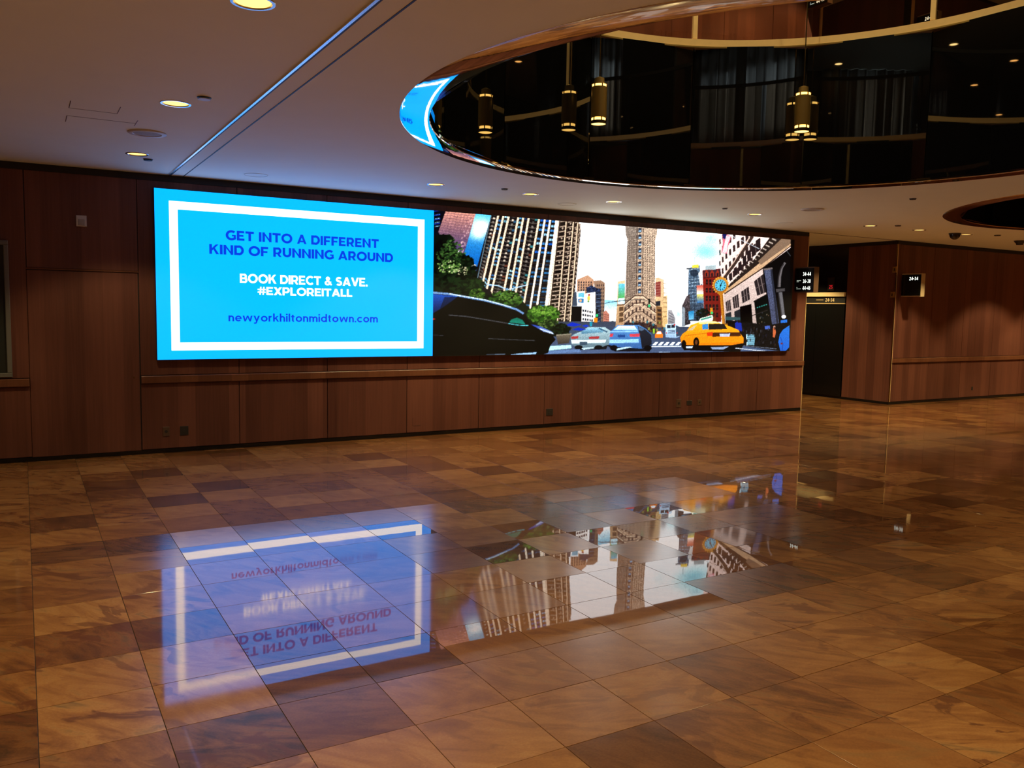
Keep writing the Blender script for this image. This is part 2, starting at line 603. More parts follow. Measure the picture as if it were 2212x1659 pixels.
    if c == '4':
        return .74, rc(0, .18, .74, .36) + rc(.44, 0, .44 + T, 1) + [[(.0, .20), (.22, .22), (.62, 1), (.42, 1)]]
    if c == '6':
        return .70, arc(.35, .33, .24, .24, 0, 360, T, 24) + [[(.02, .36), (.22, .42), (.56, 1), (.34, 1)]]
    if c == '8':
        return .70, arc(.35, .73, .19, .17, 0, 360, T, 22) + arc(.35, .28, .23, .19, 0, 360, T, 22)
    if c == '5':
        return .68, rc(.08, .82, .62, 1) + rc(.08, .5, .08 + T, 1) + arc(.32, .31, .23, .21, -150, 110, T)
    if c == ' ':
        return .30, []
    return .3, []


def text_width(s, t, gap):
    return sum(glyph(c, t)[0] for c in s) + gap * (len(s) - 1)


def text_obj(name, s, mat, parent, org, ax, up, height, width=None, t=.2, gap=.1, align='C'):
    """flat lettering; org = anchor on the baseline, ax/up = reading and upright directions"""
    ax = Vector(ax)
    up = Vector(up)
    total = text_width(s, t, gap)
    sx = height if width is None else width / total
    off = {'C': -total / 2, 'L': 0.0, 'R': -total}[align]
    mb = MB()
    x = off
    nrm = ax.cross(up)
    lay = 0
    for c in s:
        w, polys = glyph(c, t)
        for q in polys:
            lay = (lay + 1) % 5
            pts = [Vector(org) + ax * ((x + a) * sx) + up * (b * height) + nrm * (lay * 0.00004) for a, b in q]
            # keep the faces turned towards the reader
            ar = sum((q[i][0] * q[(i + 1) % len(q)][1] - q[(i + 1) % len(q)][0] * q[i][1]) for i in range(len(q)))
            if ar < 0:
                pts.reverse()
            n = len(mb.v)
            mb.v += [tuple(p) for p in pts]
            mb.f.append(tuple(range(n, n + len(pts))))
        x += w + gap
    return mb.build(name, mat, parent)


# ================================================================== STRUCTURE
def plate_with_holes(name, x0, x1, y0, y1, z, circles, mat, extra_xy=None):
    bm = bmesh.new()
    outline = extra_xy or [(x0, y0), (x1, y0), (x1, y1), (x0, y1)]
    edges = []

    def loop(pts):
        vv = [bm.verts.new((a, b, z)) for a, b in pts]
        for i in range(len(vv)):
            edges.append(bm.edges.new((vv[i], vv[(i + 1) % len(vv)])))
    loop(outline)
    for cx, cy, r, n in circles:
        loop([(cx + r * math.cos(2 * PI * i / n), cy + r * math.sin(2 * PI * i / n)) for i in range(n)])
    bmesh.ops.triangle_fill(bm, use_beauty=True, use_dissolve=False, edges=edges)
    for f in bm.faces:
        if f.normal.z > 0:
            f.normal_flip()
    me = bpy.data.meshes.new(name)
    bm.to_mesh(me)
    bm.free()
    me.materials.append(mat)
    return link(name, me)


# recessed downlights: two rows by the walls and a row at the left
DLS = [(0.975, 4.12), (0.985, 6.46), (0.995, 8.84),
       (4.15, 8.90), (5.44, 8.93), (6.67, 8.87), (9.09, 8.75), (11.63, 8.75), (12.78, 8.68), (14.06, 8.67)]
DLS_ADDED = [(0.98, 1.75), (0.98, -0.7), (3.0, 0.35), (5.44, 0.35), (7.9, 0.35), (9.15, 1.6), (10.4, 0.35), (12.9, 0.35), (15.4, 0.35), (17.0, 4.6), (17.9, 1.4), (18.2, 6.9),
           (17.25, 8.70), (19.4, 8.70), (13.2, 11.9), (-1.6, 8.84), (-1.6, 6.46), (-1.6, 4.12), (-1.6, 1.0), (4.0, -3.2), (9.0, -3.2), (14.0, -3.2), (-1.6, -1.6), (0.98, -2.8), (2.6, -1.6), (6.5, -1.6), (11.0, -1.6), (6.5, -4.6), (1.8, -4.6)]  # out of view, mostly added to brighten floor and ceiling
HR = 0.092
circ = [(OC[0], OC[1], RO, 180), (OC2[0], OC2[1], RO, 180)] + [(x, y, HR, 24) for x, y in DLS + DLS_ADDED]
outline = [(X0, Y0), (X1, Y0), (X1, D + .02), (XS, D + .02), (XS, 14.6), (XE, 14.6), (XE, D + .02), (X0, D + .02)]
ceil = struct(plate_with_holes('ceiling', 0, 0, 0, 0, ZC, circ, M['ceiling'], outline), 'warm white plaster lobby ceiling with two round openings', 'ceiling')

# ceiling joint lines
o = MB().box(1.435, 1.452, Y0, D - .03, ZC - .012, ZC + .002).build('track_profile', M['alu'], ceil)
o['label'] = 'bright aluminium edge strip across the ceiling'
MB().box(1.456, 1.474, Y0, D - .03, ZC - .003, ZC + .002).build('track_slot', M['black'], ceil)
MB().box(1.595, 1.606, Y0, D - .03, ZC - .002, ZC + .002).build('expansion_joint', M['black'], ceil)
MB().box(XE, XS, D - .002, D + .016, ZC - .004, ZC + .001).build('lobby_joint', M['black'], ceil)
for (x0, x1, y0, y1) in ((.34, .345, 6.80, 7.05), (.66, .665, 6.80, 7.05), (.34, .345, 7.35, 7.6), (.82, .825, 7.22, 7.45), (.345, .66, 7.05, 7.053), (.345, .82, 7.345, 7.348)):
    MB().box(x0, x1, y0, y1, ZC - .0015, ZC + .001).build('hatch_joint', M['plate'], ceil)

# ---- wall panelling
SEAM0, PW = 1.12, 1.065


def panel(parent, x0, x1, z0, z1, y=D, name='wood_panel', gap=.0035, th=.018):
    return MB().bbox(x0 + gap, x1 - gap, y, y + th, z0, z1, .003).build(name, M['wood'], parent)


def panelled_wall(wall, x0, x1, zb, lower=True, door=None):
    n0 = math.floor((x0 - SEAM0) / PW + 1e-6)
    xs = [x0] + [SEAM0 + PW * i for i in range(n0 + 1, n0 + 40) if x0 + .06 < SEAM0 + PW * i < x1 - .06] + [x1]
    for a, b in zip(xs[:-1], xs[1:]):
        mid = (a + b) / 2
        if door and door[0] < mid < door[1]:
            panel(wall, a, b, zb + 2.035, zb + 3.03)
            continue
        if lower:
            panel(wall, a, b, zb + .05, zb + .79)
        panel(wall, a, b, zb + (.885 if lower else .05), zb + 3.03)


def rail(wall, x0, x1, zb):
    mb = MB()
    pr = [(D + .01, .795), (D - .022, .795), (D - .028, .802), (D - .028, .872), (D - .022, .880), (D + .01, .880)]
    n = len(pr)
    for x in (x0, x1):
        mb.v += [(x, y, zb + z) for y, z in pr]
    for i in range(n):
        j = (i + 1) % n
        mb.f.append((i, j, n + j, n + i))
    mb.f += [tuple(range(n - 1, -1, -1)), tuple(range(n, 2 * n))]
    return mb.build('chair_rail', M['wood_rail'], wall)


wall = MB().box(X0, XE, D + .012, D + .16, 0, ZC).build('wall_back', M['black'])
struct(wall, 'cherry veneer panelled lobby wall carrying the video screen', 'wall')
panelled_wall(wall, X0, XE, 0, door=(0.05, 1.12))
rail(wall, X0, 0.05, 0)
rail(wall, 1.125, XE, 0)
MB().box(X0, XE, D - .006, D + .014, 3.03, ZC - .001).build('shadow_gap', M['black'], wall)
bb = struct(MB().box(X0, XE - .01, D - .004, D + .012, 0, .045).build('baseboard_back', M['black_gloss']), 'low black skirting under the panelled wall', 'baseboard')
o = MB().box(XE, XE + .012, D - .004, D + .16, 0.0, ZC - .001).build('edge_trim', M['brass_satin'], wall)
o['label'] = 'thin brass edge strip at the wall end'

door = link('door_1', None, None, (0.585, D, 0))
struct(door, 'flush cherry veneer door in the panelled wall left of the video screen', 'door')
MB().bbox(-.53, .527, -.004, .016, .045, 2.012, .003).build('door_leaf', M['wood'], door)
MB().box(-.535, .535, -.012, .012, 2.018, 2.034).build('door_head', M['wood_rail'], door)
MB().box(.46, .475, -.012, -.004, .86, .875).build('door_lock', M['brass_dark'], door)

wall2 = MB().box(XS + .031, X1, D + .012, D + .16, 0, ZC).build('wall_back_right', M['black'])
struct(wall2, 'cherry veneer panelled wall right of the lift lobby', 'wall')
SEAM0 = 14.33
panelled_wall(wall2, XS + .01, X1, 0)
rail(wall2, XS + .01, X1, 0)
MB().box(XS, X1, D - .006, D + .014, 3.03, ZC - .001).build('shadow_gap', M['black'], wall2)
struct(MB().box(XS - .02, X1, D - .004, D + .012, 0, .045).build('baseboard_back_right', M['black_gloss']), 'low black skirting right of the lift lobby', 'baseboard')

# lift lobby side wall
wall3 = MB().box(XS + .04, XS + .16, D + .16, 14.6, 0, ZC).build('wall_lift_lobby', M['black'])
struct(wall3, 'side wall of the lift lobby, cherry veneer with a black lift front', 'wall')


def xpanel(parent, y0, y1, z0, z1, x, mat, name='wood_panel', th=.03):
    return MB().box(x, x + th, y0, y1, z0, z1).build(name, mat, parent)


xpanel(wall3, 11.172, 14.6, 0, 3.03, XS + .020, M['black_gloss'], 'black_panel', .02)
xpanel(wall3, 11.172, 14.6, 3.03, ZC - .001, XS + .021, M['black'], 'shadow_gap', .02)
wall4 = MB().box(XS, XS + .018, D + .0125, 11.168, .045, 3.03).build('wall_lift_return', M['wood'])
struct(wall4, 'cherry veneer return wall beside the black lift front', 'wall')
xpanel(wall4, D + .0125, 11.168, 3.03, ZC - .001, XS + .004, M['black'], 'shadow_gap', .014)
xpanel(wall4, D + .0125, 11.168, 0, .045, XS - .004, M['black_gloss'], 'skirting', .02)
MB().box(XS - .022, XS - .004, D - .012, D + .004, .05, 3.03).build('corner_trim', M['brass_dark'], wall4)
MB().box(XS - .004, XS + .008, D - .012, D + .012, .05, 3.03).build('corner_trim', M['brass_satin'], wall4)
wl = MB().box(XE, XE + .02, D + .16, 14.6, 0, ZC).build('wall_lift_lobby_left', M['wood'])
struct(wl, 'left side wall inside the lift lobby', 'wall')
wb = MB().box(XE, XS + .16, 14.6, 14.72, 0, ZC).build('wall_lift_lobby_end', M['wood'])
struct(wb, 'end wall of the lift lobby', 'wall')
# the rest of the lobby shell
struct(MB().box(X0 - .15, X0, Y0, D + .16, 0, ZC).build('wall_left', M['wood']), 'left side wall of the lobby', 'wall')
struct(MB().box(X1, X1 + .15, Y0, D + .16, 0, ZC).build('wall_right', M['wood']), 'right side wall of the lobby', 'wall')
struct(MB().box(X0 - .15, X1 + .15, Y0 - .15, Y0, 0, ZC).build('wall_front', M['wood']), 'front wall of the lobby', 'wall')

# ---- floor: granite tiles with recessed joints
floor = MB().box(X0, X1, Y0, 14.6, -.12, -.0035).build('floor', M['grout'])
struct(floor, 'polished brown granite tile floor mirroring the video screen', 'floor')
TX, CW, TY, RH = 0.0061, 0.44388, 6.07066, 0.43621
CLEAR = {(2, -6), (2, -5), (2, -2), (2, -1), (3, -6), (3, -5), (3, -2), (3, -1), (4, -1), (5, -6), (5, -1), (6, -6), (6, -5), (6, -3),
         (7, -6), (7, -5), (7, -4), (7, -2), (8, -5), (9, -5), (9, -4), (10, -2), (14, -1), (4, -6), (8, -3), (10, -5), (10, -6)}
SEMI = {(1, -2), (1, -3), (1, -4), (1, -5), (1, -6), (1, -7), (2, -7), (2, -4), (2, -3), (3, -4), (3, -3), (4, -5), (4, -4), (4, -3), (4, -2), (5, -5), (5, -4), (9, -3), (10, -4), (11, -2), (12, -2)}
DARK = {(-1, -6), (0, 2), (1, 0), (1, 5), (2, -6), (2, 3), (2, 6), (3, -6), (3, 4), (4, 0), (5, -1), (6, -3),
        (7, 0), (7, 1), (8, -6), (9, -6), (9, 3), (10, 0), (12, 5), (13, 7), (16, -4), (16, -2), (16, -1), (4, -9)}
LIGHT = {(0, -5), (2, 0), (3, 6), (6, -1), (6, 0), (7, -7), (7, -3), (7, -1), (11, -1), (12, -6), (14, 2), (15, -3), (23, 2), (0, -6), (1, -8), (1, -9), (2, -8)}


def in_opening(x, y):
    if y < D - .006:
        return True
    return XE + .03 < x < XS - .03


def tile_props(i, j):
    r = random.random()
    tone = random.gauss(.56, .11)
    if (i, j) in DARK:
        tone = random.uniform(.20, .30)
    elif (i, j) in LIGHT:
        tone = random.uniform(.70, .80)
    elif r < .10:
        tone = random.uniform(.26, .36)
    elif r > .86:
        tone = random.uniform(.68, .78)
    if (i, j) in CLEAR:
        haze = random.uniform(.0, .04)
    elif (i, j) in SEMI:
        haze = random.uniform(.12, .24)
    else:
        haze = random.choice((random.uniform(.02, .10), random.uniform(.02, .12), random.uniform(.2, .5)))
        if (0 <= i <= 12 and -7 <= j <= 0) or (j <= -7 and i <= 9):
            haze = random.uniform(.45, .75)
    vein = random.uniform(.05, .4)
    if i - j > 13 or i < 2:
        vein = random.uniform(.4, 1.0)
    return (max(.05, min(.95, tone)), haze, vein)


CAMP = Vector((0, 0, 1.7))
FPX = 1809.7
cells = []
for i in range(math.floor((X0 - TX) / CW), math.ceil((X1 - TX) / CW)):
    for j in range(math.floor((Y0 - TY) / RH), math.ceil((14.6 - TY) / RH)):
        x0, x1 = max(X0, TX + CW * i), min(X1, TX + CW * (i + 1))
        y0, y1 = max(Y0, TY + RH * j), min(14.6, TY + RH * (j + 1))
        if x1 - x0 < .03 or y1 - y0 < .03:
            continue
        cx, cy = (x0 + x1) / 2, (y0 + y1) / 2
        if y1 > D and not (XE < cx < XS):
            if y0 > D - .01:
                continue
            y1 = D - .005
            cy = (y0 + y1) / 2
        d = Vector((cx, cy, 0)) - CAMP
        z = d.dot(F_)
        size = 0
        if z > .5:
            px, py = d.dot(R_) / z * FPX, -d.dot(U_) / z * FPX
            m = 190 if z < 5 else 40
            if abs(px) < 1106 + m and abs(py) < 830 + m:
                size = (x1 - x0) * (y1 - y0) / (z * z * z)
        cells.append((size, i, j, x0, x1, y0, y1))
cells.sort(key=lambda c: -c[0])
G = .0016
shared = {}
fv, ff, fc = [], [], []
for k, (size, i, j, x0, x1, y0, y1) in enumerate(cells):
    prop = tile_props(i, j)
    tilt = (random.gauss(0, .0009), random.gauss(0, .0009))
    w, h = x1 - x0 - 2 * G, y1 - y0 - 2 * G
    cx, cy = (x0 + x1) / 2, (y0 + y1) / 2
    if k < 300 and size > 0:
        key = (round(w, 3), round(h, 3))
        if key not in shared:
            mb = MB()
            a, b, c = w / 2, h / 2, .0004
            mb.v = [(-a, -b, -.02), (a, -b, -.02), (a, b, -.02), (-a, b, -.02), (-a, -b, -c), (a, -b, -c), (a, b, -c), (-a, b, -c),
                    (-a + c, -b + c, 0), (a - c, -b + c, 0), (a - c, b - c, 0), (-a + c, b - c, 0)]
            mb.f = [(0, 1, 5, 4), (1, 2, 6, 5), (2, 3, 7, 6), (3, 0, 4, 7), (4, 5, 9, 8), (5, 6, 10, 9), (6, 7, 11, 10), (7, 4, 8, 11), (8, 9, 10, 11)]
            shared[key] = mb.mesh('floor_tile', M['tile'])
        o = link('floor_tile', shared[key], floor, (cx, cy, 0))
        o.rotation_euler = (tilt[0], tilt[1], 0)
        o.color = prop + (1,)
    else:
        n = len(fv)
        a, b = w / 2, h / 2
        for sx, sy, zz in ((-1, -1, -.02), (1, -1, -.02), (1, 1, -.02), (-1, 1, -.02), (-1, -1, 0), (1, -1, 0), (1, 1, 0), (-1, 1, 0)):
            fv.append((cx + sx * a, cy + sy * b, zz if zz < 0 else sx * a * -tilt[1] + sy * b * tilt[0]))
        rr = random.random()
        fc += [prop + (rr,)] * 8
        ff += [tuple(n + q for q in t) for t in ((4, 5, 6, 7), (0, 1, 5, 4), (1, 2, 6, 5), (2, 3, 7, 6), (3, 0, 4, 7))]
me = bpy.data.meshes.new('floor_tile_field')
me.from_pydata(fv, [], ff)
at = me.color_attributes.new('tile', 'FLOAT_COLOR', 'POINT')
at.data.foreach_set('color', np.array(fc, dtype=np.float32).ravel())
me.materials.append(M['tile_far'])
o = link('floor_tile_field', me, floor)
o['kind'] = 'stuff'


# ---- round openings: polished trim, black mirror drum, upper storey
def opening(c, trimmat, n_panels, a_first, z_top, label_tail):
    mb = MB()
    mb.lathe([(RO + .012, ZC - .0005), (RO, ZC - .006), (RI + .006, ZC - .006), (RI, ZC), (RI, ZC + .012)], 180, cx=c[0], cy=c[1])
    t = mb.build('trim_1', trimmat, None, smooth=True, sharp=.6)
    struct(t, 'polished metal ring trim around the ' + label_tail, 'trim')
    mb = MB().lathe([(RI + .04, ZC + .012), (RI + .04, z_top)], 120, cx=c[0], cy=c[1])
    w = mb.build('wall_drum', M['black'], None, smooth=True)
    struct(w, 'black mirror drum inside the ' + label_tail, 'wall')
    step = 2 * PI / n_panels
    for i in range(n_panels):
        a = a_first + i * step
        g = .0018
        mb = MB()
        mb.lathe([(RI + .035, ZC + .012), (RI + .012, ZC + .012), (RI + .012, z_top), (RI + .035, z_top)][::1], 1, a + g, a + step - g, c[0], c[1])
        p = mb.build('mirror_panel', M['drum'], w)
    return w


A0 = math.radians(90.1 - 24 * 3)
drum = opening(OC, M['mirror_trim'], 15, A0, ZD, 'large round ceiling opening')
drum2 = opening(OC2, M['bronze_trim'], 15, A0, ZD, 'second ceiling opening at the right edge')
for w in (drum, drum2):
    MB().lathe([(RI + .001, ZC + .012), (RI + .001, ZC + .028), (RI + .012, ZC + .028)], 120, cx=(OC if w is drum else OC2)[0], cy=4.61).build('brass_lip', M['brass_dark'], w, smooth=True, sharp=.6)

# upper storey
floor_u = plate_with_holes('floor_upper', 0, 0, 0, 0, ZD - .005, [(OC[0], OC[1], RI + .05, 120), (OC2[0], OC2[1], RI + .05, 120)], M['plate'], outline)
struct(floor_u, 'upper storey floor around the round openings', 'floor')
ceil_u = struct(MB().box(-14, X1, Y0, 14.6, ST + ZC, ST + ZC + .1).build('ceiling_upper', M['ceiling']), 'upper storey ceiling seen through the opening', 'ceiling')
wu = MB().box(X0, XE, D + .012, D + .16, ZD, ST + ZC).build('wall_back_upper', M['black'])
struct(wu, 'cherry veneer wall of the upper storey behind the balustrade', 'wall')
SEAM0 = 1.12
panelled_wall(wu, 2.185, XE, ST, lower=False)
panel(wu, X0, 2.18, ST + .05, ST + 3.03)
MB().box(XE, XE + .05, D - .02, D + .16, ST, ST + 3.03).build('edge_trim', M['brass_satin'], wu)
wu2 = MB().box(XS, X1, D + .012, D + .16, ZD, ST + ZC).build('wall_back_upper_right', M['black'])
struct(wu2, 'cherry veneer wall right of the upper lift lobby', 'wall')
SEAM0 = 14.33
panelled_wall(wu2, XS + .06, X1, ST, lower=False)
MB().box(XS, XS + .05, D - .02, D + .012, ST, ST + 3.03).build('edge_trim', M['brass_satin'], wu2)
struct(MB().box(XS + .02, XS + .16, D + .16, 14.6, ZD, ST + ZC).build('wall_lift_lobby_upper', M['wood']), 'side wall of the upper lift lobby', 'wall')
struct(MB().box(XE, XE + .02, D + .16, 14.6, ZD, ST + ZC).build('wall_lift_lobby_upper_left', M['wood']), 'left wall of the upper lift lobby', 'wall')
struct(MB().box(XE, XS + .16, 14.6, 14.7, ZD, ST + ZC).build('wall_lift_lobby_upper_end', M['wood']), 'end wall of the upper lift lobby', 'wall')
struct(MB().box(X0 - .15, X0, -2.65, 2.3, ZD, ST + ZC).build('wall_left_upper', M['black']), 'left wall of the upper storey', 'wall')
struct(MB().box(-14, X0 - .15, 2.15, 2.3, ZD, ST + ZC).build('wall_annex_front', M['wood']), 'front wall of the upper storey annex', 'wall')
struct(MB().box(-14.15, -14, 2.3, 14.6, ZD, ST + ZC).build('wall_annex_left', M['wood']), 'left wall of the upper storey annex', 'wall')
struct(MB().box(-14, X0, 14.45, 14.6, ZD, ST + ZC).build('wall_annex_back', M['wood']), 'back wall of the upper storey annex', 'wall')
struct(MB().box(X0 - .12, X0, D, 14.45, ZD, ST + ZC).build('wall_annex_right', M['wood']), 'right wall of the upper storey annex', 'wall')
struct(MB().box(-14, X0 - .01, 2.3, 14.45, ZD - .1, ZD - .005).build('floor_annex', M['plate']), 'floor of the upper storey annex', 'floor')
struct(MB().box(X1, X1 + .15, Y0, D + .16, ZD, ST + ZC).build('wall_right_upper', M['wood']), 'right wall of the upper storey', 'wall')
struct(MB().box(X0 - .15, X1 + .15, -2.65, -2.5, ZD, ST + ZC).build('wall_front_upper', M['black']), 'dark window wall of the upper storey', 'wall')


# curtains of the upper storey, mirrored in the black drum; a weak area lamp is added behind each
def curtain(p0, p1, inward, label):
    mb = MB()
    p0, p1, inward = Vector(p0), Vector(p1), Vector(inward)
    L = (p1 - p0).length
    n = int(L / .03)
    ph = random.uniform(0, 6)
    for i in range(n + 1):
        p = p0.lerp(p1, i / n) + inward * (.05 * math.sin(i * .8 + ph) + .035 * math.sin(i * .31 + ph))
        mb.v += [(p.x, p.y, 5.58), (p.x, p.y, 7.895)]
        if i:
            q = 2 * i
            mb.f.append((q - 2, q, q + 1, q - 1))
    o = mb.build('curtain', M['curtain'], None, smooth=True)
    md = o.modifiers.new('thickness', 'SOLIDIFY')
    md.thickness = .004
    tag(o, label, 'curtain', 'pale curtains of the upper storey')
    ld = bpy.data.lights.new('window_daylight', 'AREA')
    ld.shape = 'RECTANGLE'
    ld.size = L * .9
    ld.size_y = 1.5
    ld.energy = 12.0 * L
    ld.color = (.80, .95, 1.0)
    mid = (p0 + p1) / 2 - inward * .11
    lo = link('daylight', ld, o, (mid.x, mid.y, 6.5))
    lo.rotation_euler = inward.to_track_quat('-Z', 'Z').to_euler()
    return o


curtain((1.05, -2.32, 0), (3.65, -2.32, 0), (0, 1, 0), 'wide pale pleated curtain mirrored in the middle of the black drum')
curtain((7.0, -2.32, 0), (8.05, -2.32, 0), (0, 1, 0), 'narrow pale pleated curtain mirrored left in the black drum')
curtain((-4.80, 1.9, 0), (-4.80, -0.9, 0), (1, 0, 0), 'pale pleated curtain mirrored at the right under the sloping ceiling line')
pl = thing('column_cladding', 'tan pilaster mirrored in the drum beside the narrow curtain', 'pilaster', (9.62, -2.5, ZD))
MB().box(-.32, .32, 0, .16, 0, ST + ZC - ZD).build('shaft', M['beige'], pl)
MB().box(-.35, .35, 0, .19, 0, .15).build('plinth', M['beige'], pl)

# ---- glass balustrade of the upper storey
bal = thing('glass_balustrade', 'curved glass balustrade with brass base rail above the round opening', 'balustrade', (OC[0], OC[1], ZD))
MB().lathe([(RI - .035, 0.0), (RI - .035, .075), (RI + .05, .085), (RI + .05, 0.0), (RI - .035, 0)], 150).build('base_rail', M['brass_satin'], bal, smooth=True, sharp=.5)
MB().lathe([(RI - .040, -.016), (RI - .040, 0.0), (RI + .04, 0.0), (RI + .04, -.016), (RI - .04, -.016)], 150).build('brass_nosing', M['brass'], bal, smooth=True, sharp=.5)
MB().lathe([(RI - .02, 1.03), (RI - .02, 1.08), (RI + .03, 1.08), (RI + .03, 1.03), (RI - .02, 1.03)], 150).build('hand_rail', M['black'], bal, smooth=True, sharp=.5)
for i in range(15):
    a = A0 + i * 2 * PI / 15
    mb = MB().lathe([(RI - .004, .085), (RI + .004, .085), (RI + .004, 1.03), (RI - .004, 1.03), (RI - .004, .085)], 14, a + .013, a + 2 * PI / 15 - .013)
    mb.build('glass_pane', M['glass'], bal, smooth=True, sharp=.5)
    if i in (0, 2):
        p = MB().box(-.02, .02, -.025, .025, .085, 1.03).build('post', M['brass_satin'], bal, (RI * math.cos(a), RI * math.sin(a), 0))
        p.rotation_euler = (0, 0, a)


# ================================================================== LIGHTS
def make_downlight(x, y, z, watt, label, group, lens, recess=True, spot=True):
    t = thing('downlight', label, 'downlight', (x, y, z), group)
    MB().lathe([(HR + .012, -.0005), (HR + .010, -.004), (HR - .004, -.004), (HR - .006, .002)], 32).build('trim_ring', M['alu'], t, smooth=True, sharp=.6)
    MB().lathe([(HR - .005, .0), (HR - .012, .03), (.06, .085)], 32).build('reflector', M['brass'], t, smooth=True)
    MB().disc(HR - .008, .003, 28).build('lens', lens, t)
    if spot:
        ld = bpy.data.lights.new('downlight_beam', 'SPOT')
        ld.energy = watt
        ld.color = DL_COL
        ld.spot_size = math.radians(108)
        ld.spot_blend = .3
        ld.shadow_soft_size = .06
        lo = link('beam', ld, t, (0, 0, -.012))
    return t


def row_label(i):
    return ['cut off by the top edge of the photo', 'beside a small round ceiling disc, left of the metal strip', 'nearest the wall at the left, above the veneer door',
            'above the right edge of the blue advert', 'above the tall ribbed tower of the street picture', 'above the white sky of the street picture',
            'above the street clock picture', 'in front of the lift lobby opening', 'second from the dome camera, right of the lift lobby', 'beside the black dome camera'][i]


first = None
BEAMS = {}


def power(t, x, y):
    """the dimmer circuits differ: low at the left, full at the right"""
    k = (.5 if y > 6 else .72) if x < 2 else (1.6 if x > 11 else 1.0)
    for c in t.children:
        if c.type == 'LIGHT':
            if k not in BEAMS:
                BEAMS[k] = c.data.copy()
                BEAMS[k].energy = DL_WATT * k
            c.data = BEAMS[k]


for i, (x, y) in enumerate(DLS):
    lab = 'round recessed downlight ' + row_label(i)
    if first is None:
        first = make_downlight(x, y, ZC, DL_WATT, lab, 'recessed ceiling downlights', M['lamp_lens'])
    else:
        power(copy_tree(first, (x, y, ZC), lab), x, y)
for i, (x, y) in enumerate(DLS_ADDED):
    power(copy_tree(first, (x, y, ZC), 'round recessed downlight of the lobby ceiling outside the picture'), x, y)

# small lights of the upper ceiling, mirrored in the drum
UPS_ADDED = [(5.0, 6.3), (6.8, 5.9), (7.6, 4.9), (2.2, 8.7), (5.0, 8.8), (7.2, 8.8), (9.2, 8.8), (11.0, 8.8), (13.0, 11.5), (15.4, 8.8)]  # unseen lamps added to light the upper wall and brass rail
UPS_DIM = [(-3.4, 9.7), (-5.68, 9.15), (-7.37, 10.61), (-8.99, 12.1), (-11.44, 11.29), (-11.06, 12.44), (18.85, 9.33), (15.07, -.3), (16.98, -.3), (14.79, 1.63), (-4.35, 1.7)]
for k, (pts, sp_) in enumerate(((UPS_ADDED, True), (UPS_DIM, False))):
    up = None
    lab = ['small recessed downlight washing the upper storey wall', 'small downlight of the upper storey mirrored as a dot in the black drum'][k]
    for (x, y) in pts:
        if up is None:
            up = make_downlight(x, y, ST + ZC - .012, UP_WATT, lab, 'upper storey downlights' + (' by the wall' if sp_ else ''), M['lamp_up'], spot=sp_)
        else:
            copy_tree(up, (x, y, ST + ZC - .012), lab)


# brass pendants hanging into the opening
def pendant(x, y, zb, label):
    t = thing('pendant_lamp', label, 'pendant lamp', (x, y, zb), 'brass pendants in the round opening')
    r = .082
    L = .44
    MB().lathe([(r - .004, .062), (r, .064), (r, L - .062), (r - .004, L - .060)], 40).build('body', M['brass'], t, smooth=True, sharp=.6)
    MB().lathe([(r - .008, .034), (r - .008, .062)], 40).build('light_slot', M['pend_glow'], t, smooth=True)
    MB().lathe([(r - .008, L - .058), (r - .008, L - .036)], 40).build('light_slot', M['pend_glow'], t, smooth=True)
    for k in range(6):
        a = k * PI / 3 + .3
        for z0, z1 in ((.03, .066), (L - .064, L - .032)):
            p = MB().box(-.004, .004, -.006, .006, z0, z1).build('slot_rib', M['brass_dark'], t, ((r - .004) * math.cos(a), (r - .004) * math.sin(a), 0))
            p.rotation_euler = (0, 0, a)
    br = MB().lathe([(r - .006, .004), (r - .002, 0), (r, .002), (r, .034), (r - .008, .036)], 40).build('bottom_ring', M['brass_dark'], t, smooth=True, sharp=.6)
    MB().disc(r - .006, .006, 36).build('lens', M['pend_glow'], br)
    MB().lathe([(r, L - .038), (r - .002, L - .03), (.055, L - .024), (.05, L + .03), (.012, L + .045)], 40).build('top_cap', M['brass'], t, smooth=True, sharp=.6)
    MB().lathe([(.006, L + .04), (.006, ST + ZC - zb)], 12).build('stem', M['brass_dark'], t, smooth=True)
    return t


pendant(5.29, 7.34, 3.640, 'bright brass cylinder pendant at the left of the round opening')
pendant(7.36, 6.46, 3.66, 'brass cylinder pendant before the panel joint at the right of the opening')

# ================================================================== VIDEO WALL
SL, SM, SR, SB, STOP = 1.291, 4.652, 11.376, 1.061, 2.945
YF = D - .055
vw = thing('video_screen', 'long glowing video screen showing a blue advert and a city street', 'video screen', (0, 0, 0))
MB().box(SL - .004, SR + .012, YF + .001, D - .001, SB - .006, STOP + .004).build('housing', M['black'], vw)
mb = MB()
mb.quad((SL, YF, SB), (SM, YF, SB), (SM, YF, STOP), (SL, YF, STOP))
o = mb.build('advert_display', M['ad_blue'], vw)
o['label'] = 'bright blue advert panel with white border and lettering'
ad = o
EX, EU = (1, 0, 0), (0, 0, 1)
bx0, bx1, bz0, bz1 = 1.440, 4.520, 1.163, 2.819
bt, bh = .090, .089
y = YF - .0006
mb = MB()
for (a, b, c, d) in ((bx0, bx1, bz0, bz0 + bh), (bx0, bx1, bz1 - bh, bz1), (bx0, bx0 + bt, bz0 + bh, bz1 - bh), (bx1 - bt, bx1, bz0 + bh, bz1 - bh)):
    mb.quad((a, y, c), (b, y, c), (b, y, d), (a, y, d))
mb.build('white_border', M['ad_white'], ad)
